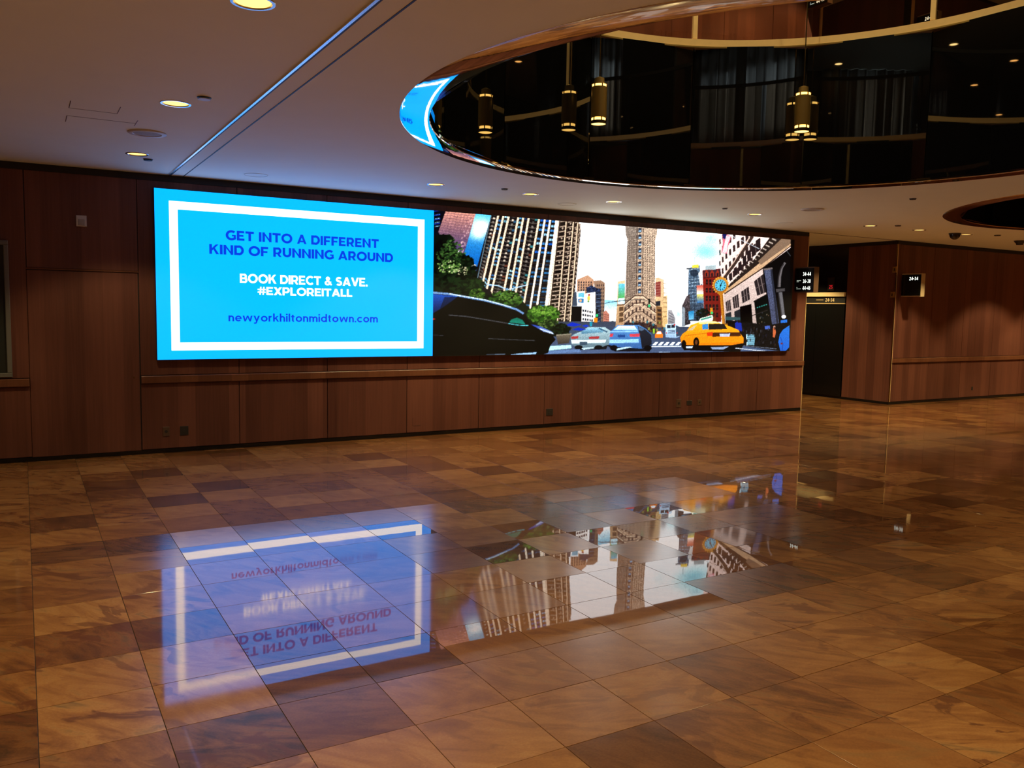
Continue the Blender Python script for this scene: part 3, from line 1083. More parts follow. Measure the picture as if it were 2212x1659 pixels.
for s_, m_, a, b, base, hh, t_, g_ in (
        ('GET INTO A DIFFERENT', 'ad_navy', 2.043, 3.897, 2.424, .110, .245, .085),
        ('KIND OF RUNNING AROUND', 'ad_navy', 1.860, 4.087, 2.257, .110, .245, .085),
        ('BOOK DIRECT & SAVE.', 'ad_white', 2.195, 3.750, 1.942, .104, .215, .075),
        ('#EXPLOREITALL', 'ad_white', 2.396, 3.550, 1.808, .093, .215, .075),
        ('newyorkhiltonmidtown.com', 'ad_navy', 2.061, 3.888, 1.494, .092, .185, .100)):
    text_obj('lettering', s_, M[m_], ad, ((a + b) / 2, YF - .0006, base), EX, EU, hh, b - a, t_, g_)

# ---- the street picture, drawn as LED dots on the right two thirds of the wall
PW_, PH_ = 1560, 440          # drawn at twice the dot count, then averaged
img = np.ones((PH_, PW_, 3), dtype=np.float32)


def homography(src, dst):
    A = []
    for (x, y), (u, v) in zip(src, dst):
        A.append([x, y, 1, 0, 0, 0, -u * x, -u * y, -u])
        A.append([0, 0, 0, x, y, 1, -v * x, -v * y, -v])
    h = np.linalg.svd(np.array(A, dtype=float))[2][-1]
    return h.reshape(3, 3)


# sketch A (left half) and sketch B (right half) share one slanted drawing frame
S1, S2 = 4.8786, 5.0262
HM = homography([(936.2, 456.2), (1714.9, 516.8), (1705.6, 756.9), (935.4, 769.0)], [(0, 0), (PW_, 0), (PW_, PH_), (0, PH_)])


def T1(p):
    return (920 + p[0] / S1, 440 + p[1] / S1)


def T2(p):
    return (1320 + p[0] / S2, 460 + p[1] / S2)


def to_px(pts, T):
    q = np.array([T(p) + (1.0,) for p in pts]) @ HM.T
    return q[:, :2] / q[:, 2:]


def c3(c):
    return np.array(c, dtype=np.float32) / 255.0


def poly(T, pts, col, col2=None, alpha=1.0, tex=0.0):
    """filled polygon; col2 = colour at the bottom of it"""
    q = to_px(pts, T)
    x0, y0 = np.maximum(np.floor(q.min(0)).astype(int), 0)
    x1 = min(PW_, int(math.ceil(q[:, 0].max())) + 1)
    y1 = min(PH_, int(math.ceil(q[:, 1].max())) + 1)
    if x1 <= x0 or y1 <= y0:
        return
    X, Y = np.meshgrid(np.arange(x0, x1) + .5, np.arange(y0, y1) + .5)
    ins = np.zeros(X.shape, bool)
    n = len(q)
    for i in range(n):
        xa, ya = q[i]
        xb, yb = q[(i + 1) % n]
        if ya == yb:
            continue
        cnd = ((ya > Y) != (yb > Y)) & (X < (xb - xa) * (Y - ya) / (yb - ya) + xa)
        ins ^= cnd
    c = np.broadcast_to(c3(col), X.shape + (3,)).copy()
    if col2 is not None:
        f = ((Y - q[:, 1].min()) / max(1e-6, np.ptp(q[:, 1])))[..., None]
        c = c * (1 - f) + c3(col2) * f
    if tex:
        nn = rng.normal(0, tex, (X.shape[0] // 3 + 2, X.shape[1] // 3 + 2)).repeat(3, 0).repeat(3, 1)[:X.shape[0], :X.shape[1]]
        c = np.clip(c * (1 + nn[..., None]), 0, 1)
    reg = img[y0:y1, x0:x1]
    reg[ins] = reg[ins] * (1 - alpha) + c[ins] * alpha


def line(T, pts, w, col, alpha=1.0):
    for (xa, ya), (xb, yb) in zip(pts[:-1], pts[1:]):
        dx, dy = xb - xa, yb - ya
        L = math.hypot(dx, dy) or 1
        nx, ny = -dy / L * w / 2, dx / L * w / 2
        poly(T, [(xa + nx, ya + ny), (xb + nx, yb + ny), (xb - nx, yb - ny), (xa - nx, ya - ny)], col, alpha=alpha)


def ell(T, cx, cy, rx, ry, col, col2=None, alpha=1.0, n=18, tex=0.0):
    poly(T, [(cx + rx * math.cos(2 * PI * i / n), cy + ry * math.sin(2 * PI * i / n)) for i in range(n)], col, col2, alpha, tex)


def leaves(T, cx, cy, rx, ry, cols, n, s):
    for _ in range(n):
        a, r = random.uniform(0, 2 * PI), math.sqrt(random.random())
        x, y = cx + rx * r * math.cos(a), cy + ry * r * math.sin(a)
        w = s * random.uniform(.5, 1.3)
        poly(T, [(x + w * random.uniform(.5, 1.2) * math.cos(k * 2 * PI / 5), y + w * .7 * random.uniform(.5, 1.2) * math.sin(k * 2 * PI / 5)) for k in range(5)], random.choice(cols))


def lerp(a, b, t):
    return (a[0] + (b[0] - a[0]) * t, a[1] + (b[1] - a[1]) * t)


# sky
poly(T1, [(60, 60), (2100, 60), (2100, 1300), (60, 1300)], (250, 252, 255))
poly(T1, [(500, 90), (720, 90), (600, 760), (380, 760), (380, 480)], (80, 200, 245), (10, 95, 205))


def glow(T, cx, cy, rx, ry, col, amax):
    """soft cloud or patch of blue in the sky"""
    q = to_px([(cx, cy), (cx + rx, cy), (cx, cy + ry)], T)
    sx, sy = max(2, abs(q[1][0] - q[0][0])), max(2, abs(q[2][1] - q[0][1]))
    X, Y = np.meshgrid(np.arange(PW_) + .5, np.arange(PH_) + .5)
    a = (amax * np.exp(-((X - q[0][0]) / sx) ** 2 - ((Y - q[0][1]) / sy) ** 2))[..., None].astype(np.float32)
    img[:] = img * (1 - a) + c3(col) * a


glow(T1, 580, 250, 130, 90, (250, 253, 255), .95)
glow(T1, 540, 330, 80, 60, (235, 248, 255), .7)
glow(T2, 1020, 420, 190, 120, (70, 200, 232), .62)
glow(T2, 1080, 270, 120, 70, (100, 210, 236), .5)
glow(T2, 640, 470, 80, 120, (190, 232, 245), .4)
glow(T2, 730, 1100, 50, 60, (110, 205, 225), .6)
poly(T1, [(1875, 1010), (2010, 1020), (2010, 1180), (1875, 1150)], (130, 205, 240), (235, 245, 250))
# glass tower, upper left
poly(T1, [(70, 60), (215, 70), (150, 320), (70, 450)], (12, 14, 24))
for k in range(4):
    line(T1, [(85, 90 + k * 45), (150, 80 + k * 45)], 9, (20, 60, 190))
    line(T1, [(95, 130 + k * 40), (145, 122 + k * 40)], 6, (150, 200, 235))
poly(T1, [(208, 80), (522, 105), (396, 550), (250, 420), (128, 310)], (232, 160, 138), (70, 62, 120), tex=.05)
for k in range(1, 16):
    a, b = lerp((208, 80), (128, 310), k / 9), lerp((522, 105), (396, 550), k / 16)
    line(T1, [a, (a[0] * .35 + b[0] * .65, a[1] * .35 + b[1] * .65 + 6), b], 4, (90, 55, 90), .55)
for k in range(1, 9):
    a, b = lerp((208, 80), (522, 105), k / 9), lerp((128, 310), (396, 550), k / 9)
    line(T1, [a, b], 3, (90, 55, 90), .45)
for k in range(26):
    t = random.random()
    a = lerp((500, 120), (385, 520), t)
    x = a[0] - random.uniform(5, 60)
    poly(T1, [(x, a[1]), (x + 14, a[1] + 2), (x + 10, a[1] + 18), (x - 4, a[1] + 16)], (235, 190, 190), alpha=.6)
# little building between
poly(T1, [(415, 615), (530, 650), (515, 830), (440, 830)], (205, 200, 185))
for k in range(4):
    line(T1, [(430, 660 + k * 36), (520, 680 + k * 36)], 9, (70, 110, 140))
# tall ribbed tower, front
TL_, TR_, BL_, BR_ = (684, 118), (1385, 185), (500, 1000), (1255, 1180)
poly(T1, [(684, 118), (1385, 180), (1268, 1200), (520, 1100), (505, 800)], (30, 25, 27))
bands = [((684, 120), (520, 900)), ((758, 125), (572, 955)), ((812, 130), (618, 1010)), ((868, 135), (672, 1020)), ((968, 142), (800, 1040)), ((1020, 148), (862, 1060)),
         ((1076, 155), (922, 1080)), ((1186, 162), (1018, 1130)), ((1246, 168), (1092, 1130)), ((1302, 174), (1162, 1130)), ((1372, 180), (1262, 1130))]


def rows(n=23):
    t = [0]
    for k in range(n):
        t.append(t[-1] + 1.0 - .014 * k)
    return [v / t[-1] for v in t]


RW = rows()
for bi in range(len(bands) - 1):
    (a0, a1), (b0, b1) = bands[bi], bands[bi + 1]
    bal_ = bi in (0, 3, 6)
    for k in range(len(RW) - 1):
        t0, t1 = RW[k], RW[k + 1]
        p, q = lerp(a0, a1, t0), lerp(b0, b1, t0)
        r_, s_ = lerp(a0, a1, t1), lerp(b0, b1, t1)
        if bal_:
            m0 = lerp(p, q, .5)
            hgt = (r_[1] - p[1])
            line(T1, [lerp(p, q, .12), (m0[0], m0[1] + hgt * .22), lerp(p, q, .9)], 8, (120, 108, 98), .9)
            poly(T1, [(m0[0] - 9, m0[1] - hgt * .35), (m0[0] + 9, m0[1] - hgt * .30), (m0[0] + 14, m0[1] + hgt * .12), (m0[0] - 12, m0[1] + hgt * .12)], random.choice([(205, 190, 172), (150, 140, 130), (90, 85, 80)]))
            if random.random() < .4:
                e0, e1 = lerp(p, q, .62), lerp(p, q, .95)
                poly(T1, [e0, e1, (e1[0] - 6, e1[1] + hgt * .5), (e0[0] - 6, e0[1] + hgt * .5)], random.choice([(60, 140, 150), (50, 95, 130), (120, 70, 55)]))
        else:
            if random.random() < (.8 if bi > 6 else .62):
                e0, e1 = lerp(p, q, .26), lerp(p, q, .95)
                f0, f1 = lerp(r_, s_, .26), lerp(r_, s_, .95)
                cc = random.choice([(50, 120, 200), (90, 165, 215), (165, 215, 235), (40, 70, 110), (30, 45, 70), (110, 175, 200)])
                if bi > 6 and k < 8:
                    cc = random.choice([(35, 110, 225), (70, 150, 225), (150, 205, 240)])
                elif bi > 6:
                    cc = random.choice([(40, 60, 85), (70, 120, 160), (30, 40, 55), (60, 130, 190)])
                poly(T1, [lerp(e0, f0, .1), lerp(e1, f1, .1), lerp(e1, f1, .55), lerp(e0, f0, .55)], cc)
                mid0, mid1 = lerp(e0, e1, .5), lerp(f0, f1, .5)
                line(T1, [lerp(mid0, mid1, .1), lerp(mid0, mid1, .55)], 4, (20, 25, 35))
            line(T1, [lerp(p, q, .15), lerp(p, q, 1)], 6, (70, 60, 52), .8)
for bi, ((a, b)) in enumerate(bands):
    if bi == 0:
        line(T1, [a, b], 8, (120, 150, 165))
        continue
    w = 21 if bi < len(bands) - 1 else 34
    c = [(236, 208, 178), (246, 226, 204)][bi in (8, 9, 10)]
    line(T1, [a, b], w, c)
    for k in range(0, 23):
        p = lerp(a, b, RW[k])
        line(T1, [(p[0] - w / 2, p[1]), (p[0] + w / 2, p[1] + 2)], 3, (170, 130, 100), .5)
# its side, rows of balconies
poly(T1, [(1385, 183), (1600, 195), (1625, 280), (1588, 700), (1535, 1260), (1268, 1260)], (58, 44, 38))
side = [((1390, 185), (1280, 1240)), ((1470, 190), (1385, 1240)), ((1545, 195), (1455, 1240)), ((1592, 200), (1518, 1240)), ((1622, 280), (1540, 1240))]
for bi in range(len(side) - 1):
    (a0, a1), (b0, b1) = side[bi], side[bi + 1]
    for k in range(len(RW) - 1):
        p, q = lerp(a0, a1, RW[k]), lerp(b0, b1, RW[k])
        h_ = (lerp(a0, a1, RW[k + 1])[1] - p[1])
        line(T1, [(p[0] + 16, p[1] + h_ * .2), (q[0] - 2, q[1] - h_ * .1)], 9, (215, 190, 165), .9)
        poly(T1, [(p[0] + 24, p[1] + h_ * .38), (q[0] - 10, q[1] + h_ * .2), (q[0] - 14, q[1] + h_ * .72), (p[0] + 24, p[1] + h_ * .85)], random.choice([(22, 18, 18), (35, 28, 26), (16, 14, 15)]))
        if random.random() < .6:
            ell(T1, (p[0] + q[0]) / 2 + 8, p[1] + h_ * .45, 9, h_ * .2, (190, 165, 145))
for bi in (0, 1, 2, 3):
    line(T1, list(side[bi]), 13, (226, 196, 166) if bi else (238, 212, 186))
# street canyon, middle left
poly(T1, [(1588, 800), (1640, 778), (1700, 752), (1762, 798), (1762, 960), (1585, 960)], (206, 158, 126))
for i in range(6):
    for j in range(5):
        poly(T1, [(1600 + i * 26, 822 + j * 27), (1614 + i * 26, 820 + j * 27), (1614 + i * 26, 838 + j * 27), (1600 + i * 26, 840 + j * 27)], (92, 70, 66) if i > 2 else (60, 60, 70))
poly(T1, [(1760, 812), (1838, 806), (1882, 834), (1876, 1290), (1790, 1290), (1775, 900)], (176, 138, 112), (140, 116, 100))
for i in range(4):
    for j in range(11):
        poly(T1, [(1795 + i * 21, 850 + j * 38), (1807 + i * 21, 850 + j * 38), (1807 + i * 21, 872 + j * 38), (1795 + i * 21, 872 + j * 38)], (78, 66, 66))
poly(T1, [(1560, 930), (1600, 925), (1590, 1080), (1535, 1080)], (70, 82, 100))
poly(T1, [(1688, 882), (1742, 862), (1800, 892), (1836, 900), (1836, 960), (1690, 940)], (44, 56, 88), tex=.3)
poly(T1, [(1582, 930), (1668, 922), (1668, 1060), (1590, 1048)], (235, 240, 242))
poly(T1, [(1600, 942), (1664, 936), (1664, 990), (1602, 985)], (110, 190, 220))
poly(T1, [(1600, 1000), (1660, 1000), (1660, 1048), (1600, 1040)], (60, 140, 200))
ell(T1, 1625, 1022, 14, 14, (235, 170, 120))
poly(T1, [(1676, 945), (1782, 930), (1778, 1080), (1680, 1060)], (246, 244, 238))
ell(T1, 1712, 995, 16, 26, (240, 190, 80))
ell(T1, 1716, 960, 12, 12, (200, 90, 80))
ell(T1, 1708, 1030, 10, 12, (100, 170, 90))
poly(T1, [(1636, 1066), (1772, 1096), (1762, 1290), (1632, 1290)], (232, 226, 220))
for j in range(4):
    poly(T1, [(1648, 1112 + j * 45), (1758, 1134 + j * 42), (1758, 1154 + j * 42), (1648, 1136 + j * 45)], (50, 56, 70))
for j in range(4):
    for i in range(4):
        line(T1, [(1668 + i * 24, 1108 + j * 45), (1668 + i * 24, 1160 + j * 44)], 7, (232, 226, 220))
poly(T1, [(1532, 1082), (1642, 1082), (1636, 1268), (1526, 1268)], (14, 14, 18))
line(T1, [(1532, 1080), (1642, 1080)], 6, (150, 160, 170))
poly(T1, [(1786, 930), (1838, 930), (1842, 1300), (1784, 1300)], (46, 54, 74), tex=.25)
for j in range(8):
    line(T1, [(1790, 960 + j * 40), (1836, 955 + j * 40)], 6, (120, 150, 190), .8)
poly(T1, [(1868, 1140), (1895, 1120), (1932, 1165), (1930, 1260), (1866, 1260)], (206, 134, 114))
for j in range(4):
    line(T1, [(1872, 1165 + j * 24), (1926, 1175 + j * 22)], 6, (130, 80, 75))
leaves(T1, 1945, 1275, 50, 34, [(40, 40, 36), (60, 58, 48), (26, 30, 24)], 40, 16)
line(T1, [(1830, 1060), (2050, 1015)], 5, (70, 76, 84))
# street lamp and kerb trees
line(T1, [(635, 852), (760, 866), (855, 908), (950, 886), (1062, 858)], 11, (170, 205, 232))
line(T1, [(852, 890), (842, 985)], 20, (120, 165, 205))
# slab of far pavement, road
poly(T1, [(1180, 1240), (2100, 1240), (2100, 1640), (1180, 1640)], (70, 78, 96), (96, 116, 158))
poly(T2, [(-120, 1240), (2000, 1220), (2000, 1560), (-120, 1560)], (66, 76, 98), (92, 112, 152))
# flat-fronted tower in the middle distance (street B)
poly(T2, [(66, 745), (146, 728), (146, 1240), (45, 1240), (60, 1000)], (226, 192, 148), (190, 150, 112))
poly(T2, [(76, 768), (146, 766), (142, 985), (68, 990)], (110, 200, 240), (90, 180, 40))
poly(T2, [(72, 925), (143, 920), (142, 985), (68, 990)], (190, 225, 240))
line(T2, [(60, 1000), (140, 995)], 12, (120, 84, 60))
for j in range(3):
    poly(T2, [(85, 1020 + j * 60), (130, 1015 + j * 60), (130, 1060 + j * 60), (85, 1065 + j * 60)], (110, 82, 60))
poly(T2, [(475, 706), (510, 700), (566, 722), (572, 900), (605, 890), (612, 1240), (482, 1240)], (222, 184, 146), (214, 178, 120))
poly(T2, [(476, 752), (532, 742), (534, 905), (478, 905)], (156, 72, 66))
for j in range(5):
    line(T2, [(478, 775 + j * 30), (532, 768 + j * 30)], 5, (200, 140, 120))
poly(T2, [(480, 958), (532, 952), (530, 1005), (482, 1005)], (44, 48, 58))
poly(T2, [(486, 1005), (548, 1020), (556, 1240), (490, 1240)], (150, 108, 70))
for j in range(8):
    line(T2, [(560, 760 + j * 52), (600, 770 + j * 50)], 7, (150, 118, 80), .8)
for j in range(4):
    poly(T2, [(500, 1040 + j * 45), (540, 1045 + j * 45), (540, 1070 + j * 45), (500, 1068 + j * 45)], (70, 52, 44))
poly(T2, [(614, 1046), (655, 1048), (695, 1140), (695, 1260), (614, 1260)], (178, 176, 180), (140, 136, 140))
for j in range(5):
    line(T2, [(622, 1075 + j * 32), (680, 1110 + j * 26)], 6, (96, 96, 110))
# wedge shaped stone tower
poly(T2, [(143, 130), (150, 238), (168, 290), (158, 560), (150, 860), (130, 1180), (150, 1240), (490, 1250), (482, 1010), (472, 860), (470, 300), (488, 230), (495, 130)], (196, 172, 150), (190, 160, 134), tex=.10)
poly(T2, [(143, 130), (150, 238), (168, 290), (158, 560), (150, 860), (136, 1080), (262, 890), (280, 600), (285, 130)], (140, 128, 120), (150, 128, 112), alpha=.75, tex=.14)
for j in range(26):
    yy = 250 + j * 25
    for x0, x1, dy in ((172, 268, 12), (338, 462, -8)):
        for k in range(6):
            t = k / 5
            x = x0 + (x1 - x0) * t
            y_ = yy + (16 * (1 - t) if x0 < 200 else 16 * t)
            poly(T2, [(x - 5, y_ - 7), (x + 5, y_ - 7), (x + 5, y_ + 6), (x - 5, y_ + 6)], (104, 86, 76), alpha=.75)
        line(T2, [(x0 - 6, yy + 30 + (16 if x0 < 200 else 0)), (x1 + 4, yy + 30 + (0 if x0 < 200 else 16))], 4, (226, 204, 178), .5)
line(T2, [(276, 200), (272, 880)], 8, (120, 100, 88), .7)
line(T2, [(336, 200), (332, 880)], 8, (150, 124, 104), .7)
for j in range(10):
    yy = 190 + j * 73
    poly(T2, [(288, yy - 26), (322, yy - 26), (320, yy + 24), (284, yy + 24)], (58, 62, 78))
    poly(T2, [(292, yy - 2), (318, yy - 2), (316, yy + 16), (290, yy + 16)], (150, 190, 220))
    for xx in (272, 338):
        poly(T2, [(xx - 5, yy - 22), (xx + 5, yy - 22), (xx + 5, yy + 22), (xx - 5, yy + 22)], (84, 64, 56))
for yy, w, c in ((890, 9, (90, 64, 52)), (905, 8, (232, 206, 176)), (970, 8, (96, 70, 58)), (985, 7, (226, 200, 170)), (1065, 9, (80, 60, 52)), (1125, 8, (226, 198, 168)), (1185, 10, (60, 46, 42))):
    line(T2, [(132, yy + 105), (250, yy + 8), (340, yy + 4), (484, yy + 112)], w, c)
for r0 in (930, 1010, 1095, 1150):
    for k in range(9):
        t = k / 8
        x = 150 + 320 * t
        y_ = r0 + abs(t - .46) * 200 - 2
        poly(T2, [(x - 8, y_), (x + 8, y_), (x + 8, y_ + 42), (x - 8, y_ + 42)], (74, 56, 52) if k % 2 else (96, 76, 70))
poly(T2, [(140, 1195), (300, 1180), (495, 1215), (500, 1290), (130, 1290)], (58, 44, 46), tex=.4)
line(T2, [(-40, 972), (120, 950), (270, 940), (412, 945)], 6, (58, 62, 66))
line(T2, [(410, 930), (410, 985)], 20, (40, 44, 40))
ell(T2, 410, 1006, 13, 16, (60, 200, 130))
for _ in range(30):
    x, y_ = random.uniform(60, 560), random.uniform(1160, 1300)
    poly(T2, [(x, y_), (x + 22, y_), (x + 22, y_ + 26), (x, y_ + 26)], random.choice([(60, 150, 170), (40, 36, 40), (120, 90, 60), (40, 44, 60), (170, 170, 80), (90, 60, 50)]), alpha=.8)
poly(T2, [(450, 1255), (470, 1250), (475, 1300), (455, 1310)], (150, 200, 60))
# signals on the left
line(T1, [(1800, 1110), (1800, 1200)], 26, (34, 38, 36))
ell(T1, 1800, 1176, 13, 15, (50, 210, 130))
poly(T1, [(1768, 1200), (1806, 1200), (1806, 1250), (1768, 1250)], (240, 140, 30))
# blue glass and billboards
poly(T2, [(836, 596), (956, 566), (962, 700), (985, 740), (1012, 1170), (850, 1170), (830, 900)], (98, 124, 150), (64, 78, 96), tex=.25)
for j in range(15):
    line(T2, [(842, 615 + j * 36), (958 + j * 2, 600 + j * 36)], 6, random.choice([(190, 215, 232), (50, 64, 84), (140, 175, 205)]), .8)
for k in range(4):
    line(T2, [(855 + k * 30, 600), (875 + k * 32, 1150)], 5, (44, 56, 72), .7)
ell(T2, 896, 650, 46, 40, (40, 50, 66), alpha=.8)
poly(T2, [(810, 598), (860, 594), (860, 610), (810, 612)], (60, 70, 80))
poly(T2, [(872, 566), (942, 556), (944, 592), (872, 596)], (245, 205, 70))
line(T2, [(900, 480), (900, 560)], 4, (150, 170, 180))
poly(T2, [(940, 650), (1000, 610), (1000, 760), (960, 780)], (205, 205, 205))
poly(T2, [(924, 786), (996, 780), (1002, 880), (926, 885)], (226, 90, 70), (250, 246, 235))
poly(T2, [(926, 880), (1002, 876), (1004, 968), (930, 974)], (250, 215, 90), (60, 130, 210))
poly(T2, [(815, 900), (850, 880), (860, 1200), (770, 1230), (765, 1010)], (92, 80, 84), (60, 54, 60), tex=.3)
poly(T2, [(770, 1010), (800, 1030), (800, 1230), (765, 1230)], (150, 160, 170))
# red brick house
poly(T2, [(986, 620), (1182, 600), (1196, 1180), (1012, 1180)], (158, 46, 36), (120, 34, 30))
poly(T2, [(1018, 570), (1130, 562), (1132, 612), (1014, 616)], (168, 184, 188))
poly(T2, [(990, 625), (1182, 606), (1190, 680), (1002, 700)], (74, 48, 56))
for k in range(3):
    x = 1030 + k * 60
    poly(T2, [(x - 22, 650), (x, 612), (x + 22, 646), (x + 20, 690), (x - 20, 692)], (168, 60, 44))
    poly(T2, [(x - 9, 650), (x + 9, 648), (x + 9, 688), (x - 9, 688)], (50, 34, 40))
line(T2, [(996, 705), (1192, 686)], 14, (96, 36, 32))
line(T2, [(1004, 790), (1192, 780)], 8, (110, 40, 34))
for r0, hh in ((720, 56), (812, 50), (896, 56), (990, 62), (1080, 50)):
    for k in range(4):
        x = 1034 + k * 38
        poly(T2, [(x - 12, r0), (x + 12, r0 - 2), (x + 13, r0 + hh), (x - 11, r0 + hh)], (46, 28, 30))
        line(T2, [(x - 12, r0 + hh / 2), (x + 12, r0 + hh / 2)], 3, (160, 120, 110), .7)
poly(T2, [(836, 1066), (896, 1058), (898, 1152), (842, 1156)], (36, 144, 206), (120, 190, 225))
leaves(T2, 990, 1080, 60, 40, [(22, 30, 24), (34, 44, 32), (14, 18, 16)], 40, 22)
leaves(T2, 950, 1130, 40, 30, [(22, 30, 24), (30, 36, 36)], 20, 18)
poly(T2, [(1072, 1026), (1102, 1026), (1102, 1096), (1072, 1096)], (220, 140, 40))
ell(T2, 1092, 1082, 13, 15, (70, 210, 120))
# pale facade on the right, in steep perspective
poly(T2, [(1143, 190), (2020, 240), (2020, 1260), (1216, 1180), (1186, 600)], (236, 208, 200), (216, 188, 176))
for r in range(5):
    for k in range(9):
        t = k / 8
        x = 1165 + 330 * t ** 1.15
        base = 760 - r * 118 - t * (260 + r * 40)
        if base < 180:
            continue
        w, h_ = 14 + 22 * t, 52 + 34 * t
        poly(T2, [(x, base), (x + w, base - w * .55), (x + w + 4, base - w * .55 + h_), (x + 4, base + h_)], (62, 46, 46))
line(T2, [(1180, 760), (1330, 560), (1530, 250)], 30, (74, 56, 50))
line(T2, [(1176, 735), (1320, 540), (1500, 250)], 10, (214, 184, 168))
for k in range(8):
    t = k / 7
    x, y_ = 1232 + 330 * t, 720 - 420 * t
    w, h_ = 24 + 26 * t, 70 + 60 * t
    poly(T2, [(x, y_), (x + w, y_ - w * .7), (x + w + 6, y_ - w * .7 + h_), (x + 6, y_ + h_)], (48, 36, 38))
# heavy cornice
poly(T2, [(1740, 230), (2020, 240), (2020, 300), (1640, 600), (1225, 880), (1218, 836), (1530, 520)], (52, 42, 38))
poly(T2, [(1990, 268), (1985, 318), (1640, 590), (1228, 868), (1226, 848), (1600, 545)], (206, 168, 132))
poly(T2, [(1850, 270), (1985, 270), (1988, 296), (1620, 560), (1590, 520)], (150, 122, 100))
for k in range(16):
    t = k / 15
    p = lerp((1750, 280), (1240, 800), t)
    line(T2, [(p[0] - 10, p[1] - 4), (p[0] + 26 * (1 - t) + 10, p[1] + 16)], 10 * (1 - t) + 5, (226, 206, 190), .8)
line(T2, [(1985, 322), (1640, 600), (1232, 874)], 7, (62, 44, 36))
line(T2, [(1250, 225), (1420, 300), (1600, 385)], 6, (200, 205, 215))
# flag
poly(T2, [(1198, 222), (1292, 246), (1285, 300), (1258, 370), (1252, 440), (1190, 430), (1205, 330)], (238, 120, 140))
for k in range(4):
    line(T2, [(1245 + k * 14, 245), (1228 + k * 9, 330), (1204 + k * 12, 430)], 7, (250, 222, 225))
poly(T2, [(1198, 220), (1246, 228), (1232, 285), (1206, 275)], (34, 36, 100))
# lower storey: windows between pale piers, granite column, dark arch
poly(T2, [(1222, 885), (1640, 612), (1720, 1230), (1240, 1200)], (212, 190, 182), (190, 168, 160))
for w4 in ([(1240, 962), (1290, 936), (1302, 1052), (1252, 1066)], [(1314, 916), (1376, 876), (1390, 1018), (1330, 1036)],
           [(1408, 852), (1490, 796), (1506, 934), (1426, 976)], [(1548, 740), (1652, 656), (1694, 852), (1584, 894)]):
    poly(T2, w4, (52, 44, 46))
    for t in (.33, .67):
        line(T2, [lerp(w4[0], w4[1], t), lerp(w4[3], w4[2], t)], 8, (150, 132, 128))
    line(T2, [lerp(w4[0], w4[3], .5), lerp(w4[1], w4[2], .5)], 5, (120, 104, 104))
for w4 in ([(1240, 1090), (1300, 1070), (1312, 1190), (1250, 1200)], [(1335, 1066), (1400, 1040), (1412, 1190), (1345, 1200)]):
    poly(T2, w4, (46, 48, 54))
poly(T2, [(1395, 1014), (1520, 984), (1545, 1280), (1415, 1290)], (12, 12, 14))
poly(T2, [(1552, 962), (1692, 884), (1770, 1240), (1590, 1280)], (16, 20, 20))
for k in range(5):
    line(T2, [(1580 + k * 24, 1025 - k * 8), (1596 + k * 24, 1020 - k * 8)], 12, (60, 150, 140))
line(T2, [(1545, 960), (1690, 880)], 12, (30, 28, 28))
line(T2, [(1530, 1110), (1700, 1050)], 8, (50, 44, 44))
for _ in range(14):
    x, y_ = random.uniform(1600, 1740), random.uniform(1060, 1200)
    ell(T2, x, y_, 6, 8, random.choice([(120, 90, 70), (60, 70, 80), (150, 130, 100)]), alpha=.7)
poly(T2, [(1640, 600), (1990, 340), (2020, 340), (2020, 1560), (1740, 1250)], (16, 16, 18))
poly(T2, [(1656, 612), (1742, 602), (1826, 1192), (1748, 1204)], (92, 98, 126), (78, 84, 112), tex=.12)
line(T2, [(1735, 605), (1808, 1190)], 22, (40, 42, 52), .8)
line(T2, [(1650, 610), (1748, 596)], 18, (130, 118, 116))
line(T2, [(1885, 535), (1850, 590), (1832, 680), (1826, 800)], 24, (120, 114, 116))
line(T2, [(1872, 545), (1838, 600), (1815, 690), (1808, 800)], 12, (60, 56, 58))
poly(T2, [(1786, 822), (1884, 812), (1886, 844), (1792, 856)], (84, 80, 82))
line(T2, [(1836, 856), (1868, 1110)], 40, (118, 116, 120))
line(T2, [(1815, 856), (1852, 1110)], 12, (60, 58, 62))
line(T2, [(1880, 380), (1972, 500)], 5, (96, 100, 104))
line(T2, [(1860, 300), (1900, 380)], 5, (150, 130, 110))
# crowd and shade at the pavement
poly(T2, [(1240, 1150), (1420, 1180), (1740, 1210), (2020, 1180), (2020, 1520), (1440, 1440), (1240, 1330)], (20, 18, 22), tex=.4)
poly(T2, [(1238, 1120), (1400, 1130), (1400, 1160), (1240, 1160)], (64, 96, 100))
poly(T2, [(1344, 1192), (1372, 1172), (1414, 1192), (1424, 1280), (1352, 1270)], (36, 58, 176))
ell(T2, 1386, 1172, 16, 16, (40, 30, 30))
poly(T2, [(1758, 1246), (1780, 1236), (1792, 1290), (1778, 1350), (1758, 1340)], (214, 112, 70))
ell(T2, 1774, 1232, 12, 14, (196, 150, 130))
poly(T2, [(1668, 1222), (1724, 1218), (1728, 1256), (1672, 1258)], (80, 110, 200))
poly(T2, [(1466, 1310), (1568, 1318), (1556, 1430), (1480, 1430)], (128, 180, 200))
for k in range(5):
    line(T2, [(1472, 1322 + k * 24), (1560, 1330 + k * 22)], 6, (60, 110, 140))
line(T2, [(1470, 1310), (1478, 1435)], 8, (190, 220, 230))
for _ in range(40):
    x, y_ = random.uniform(1420, 1800), random.uniform(1230, 1420)
    poly(T2, [(x, y_), (x + 14, y_), (x + 12, y_ + 30), (x + 2, y_ + 30)], random.choice([(40, 34, 40), (60, 44, 40), (26, 30, 50), (70, 70, 78), (14, 12, 14)]), alpha=.8)
ell(T2, 1876, 1122, 24, 20, (232, 232, 236))
poly(T2, [(1842, 1160), (1912, 1152), (1914, 1184), (1842, 1190)], (48, 124, 226))
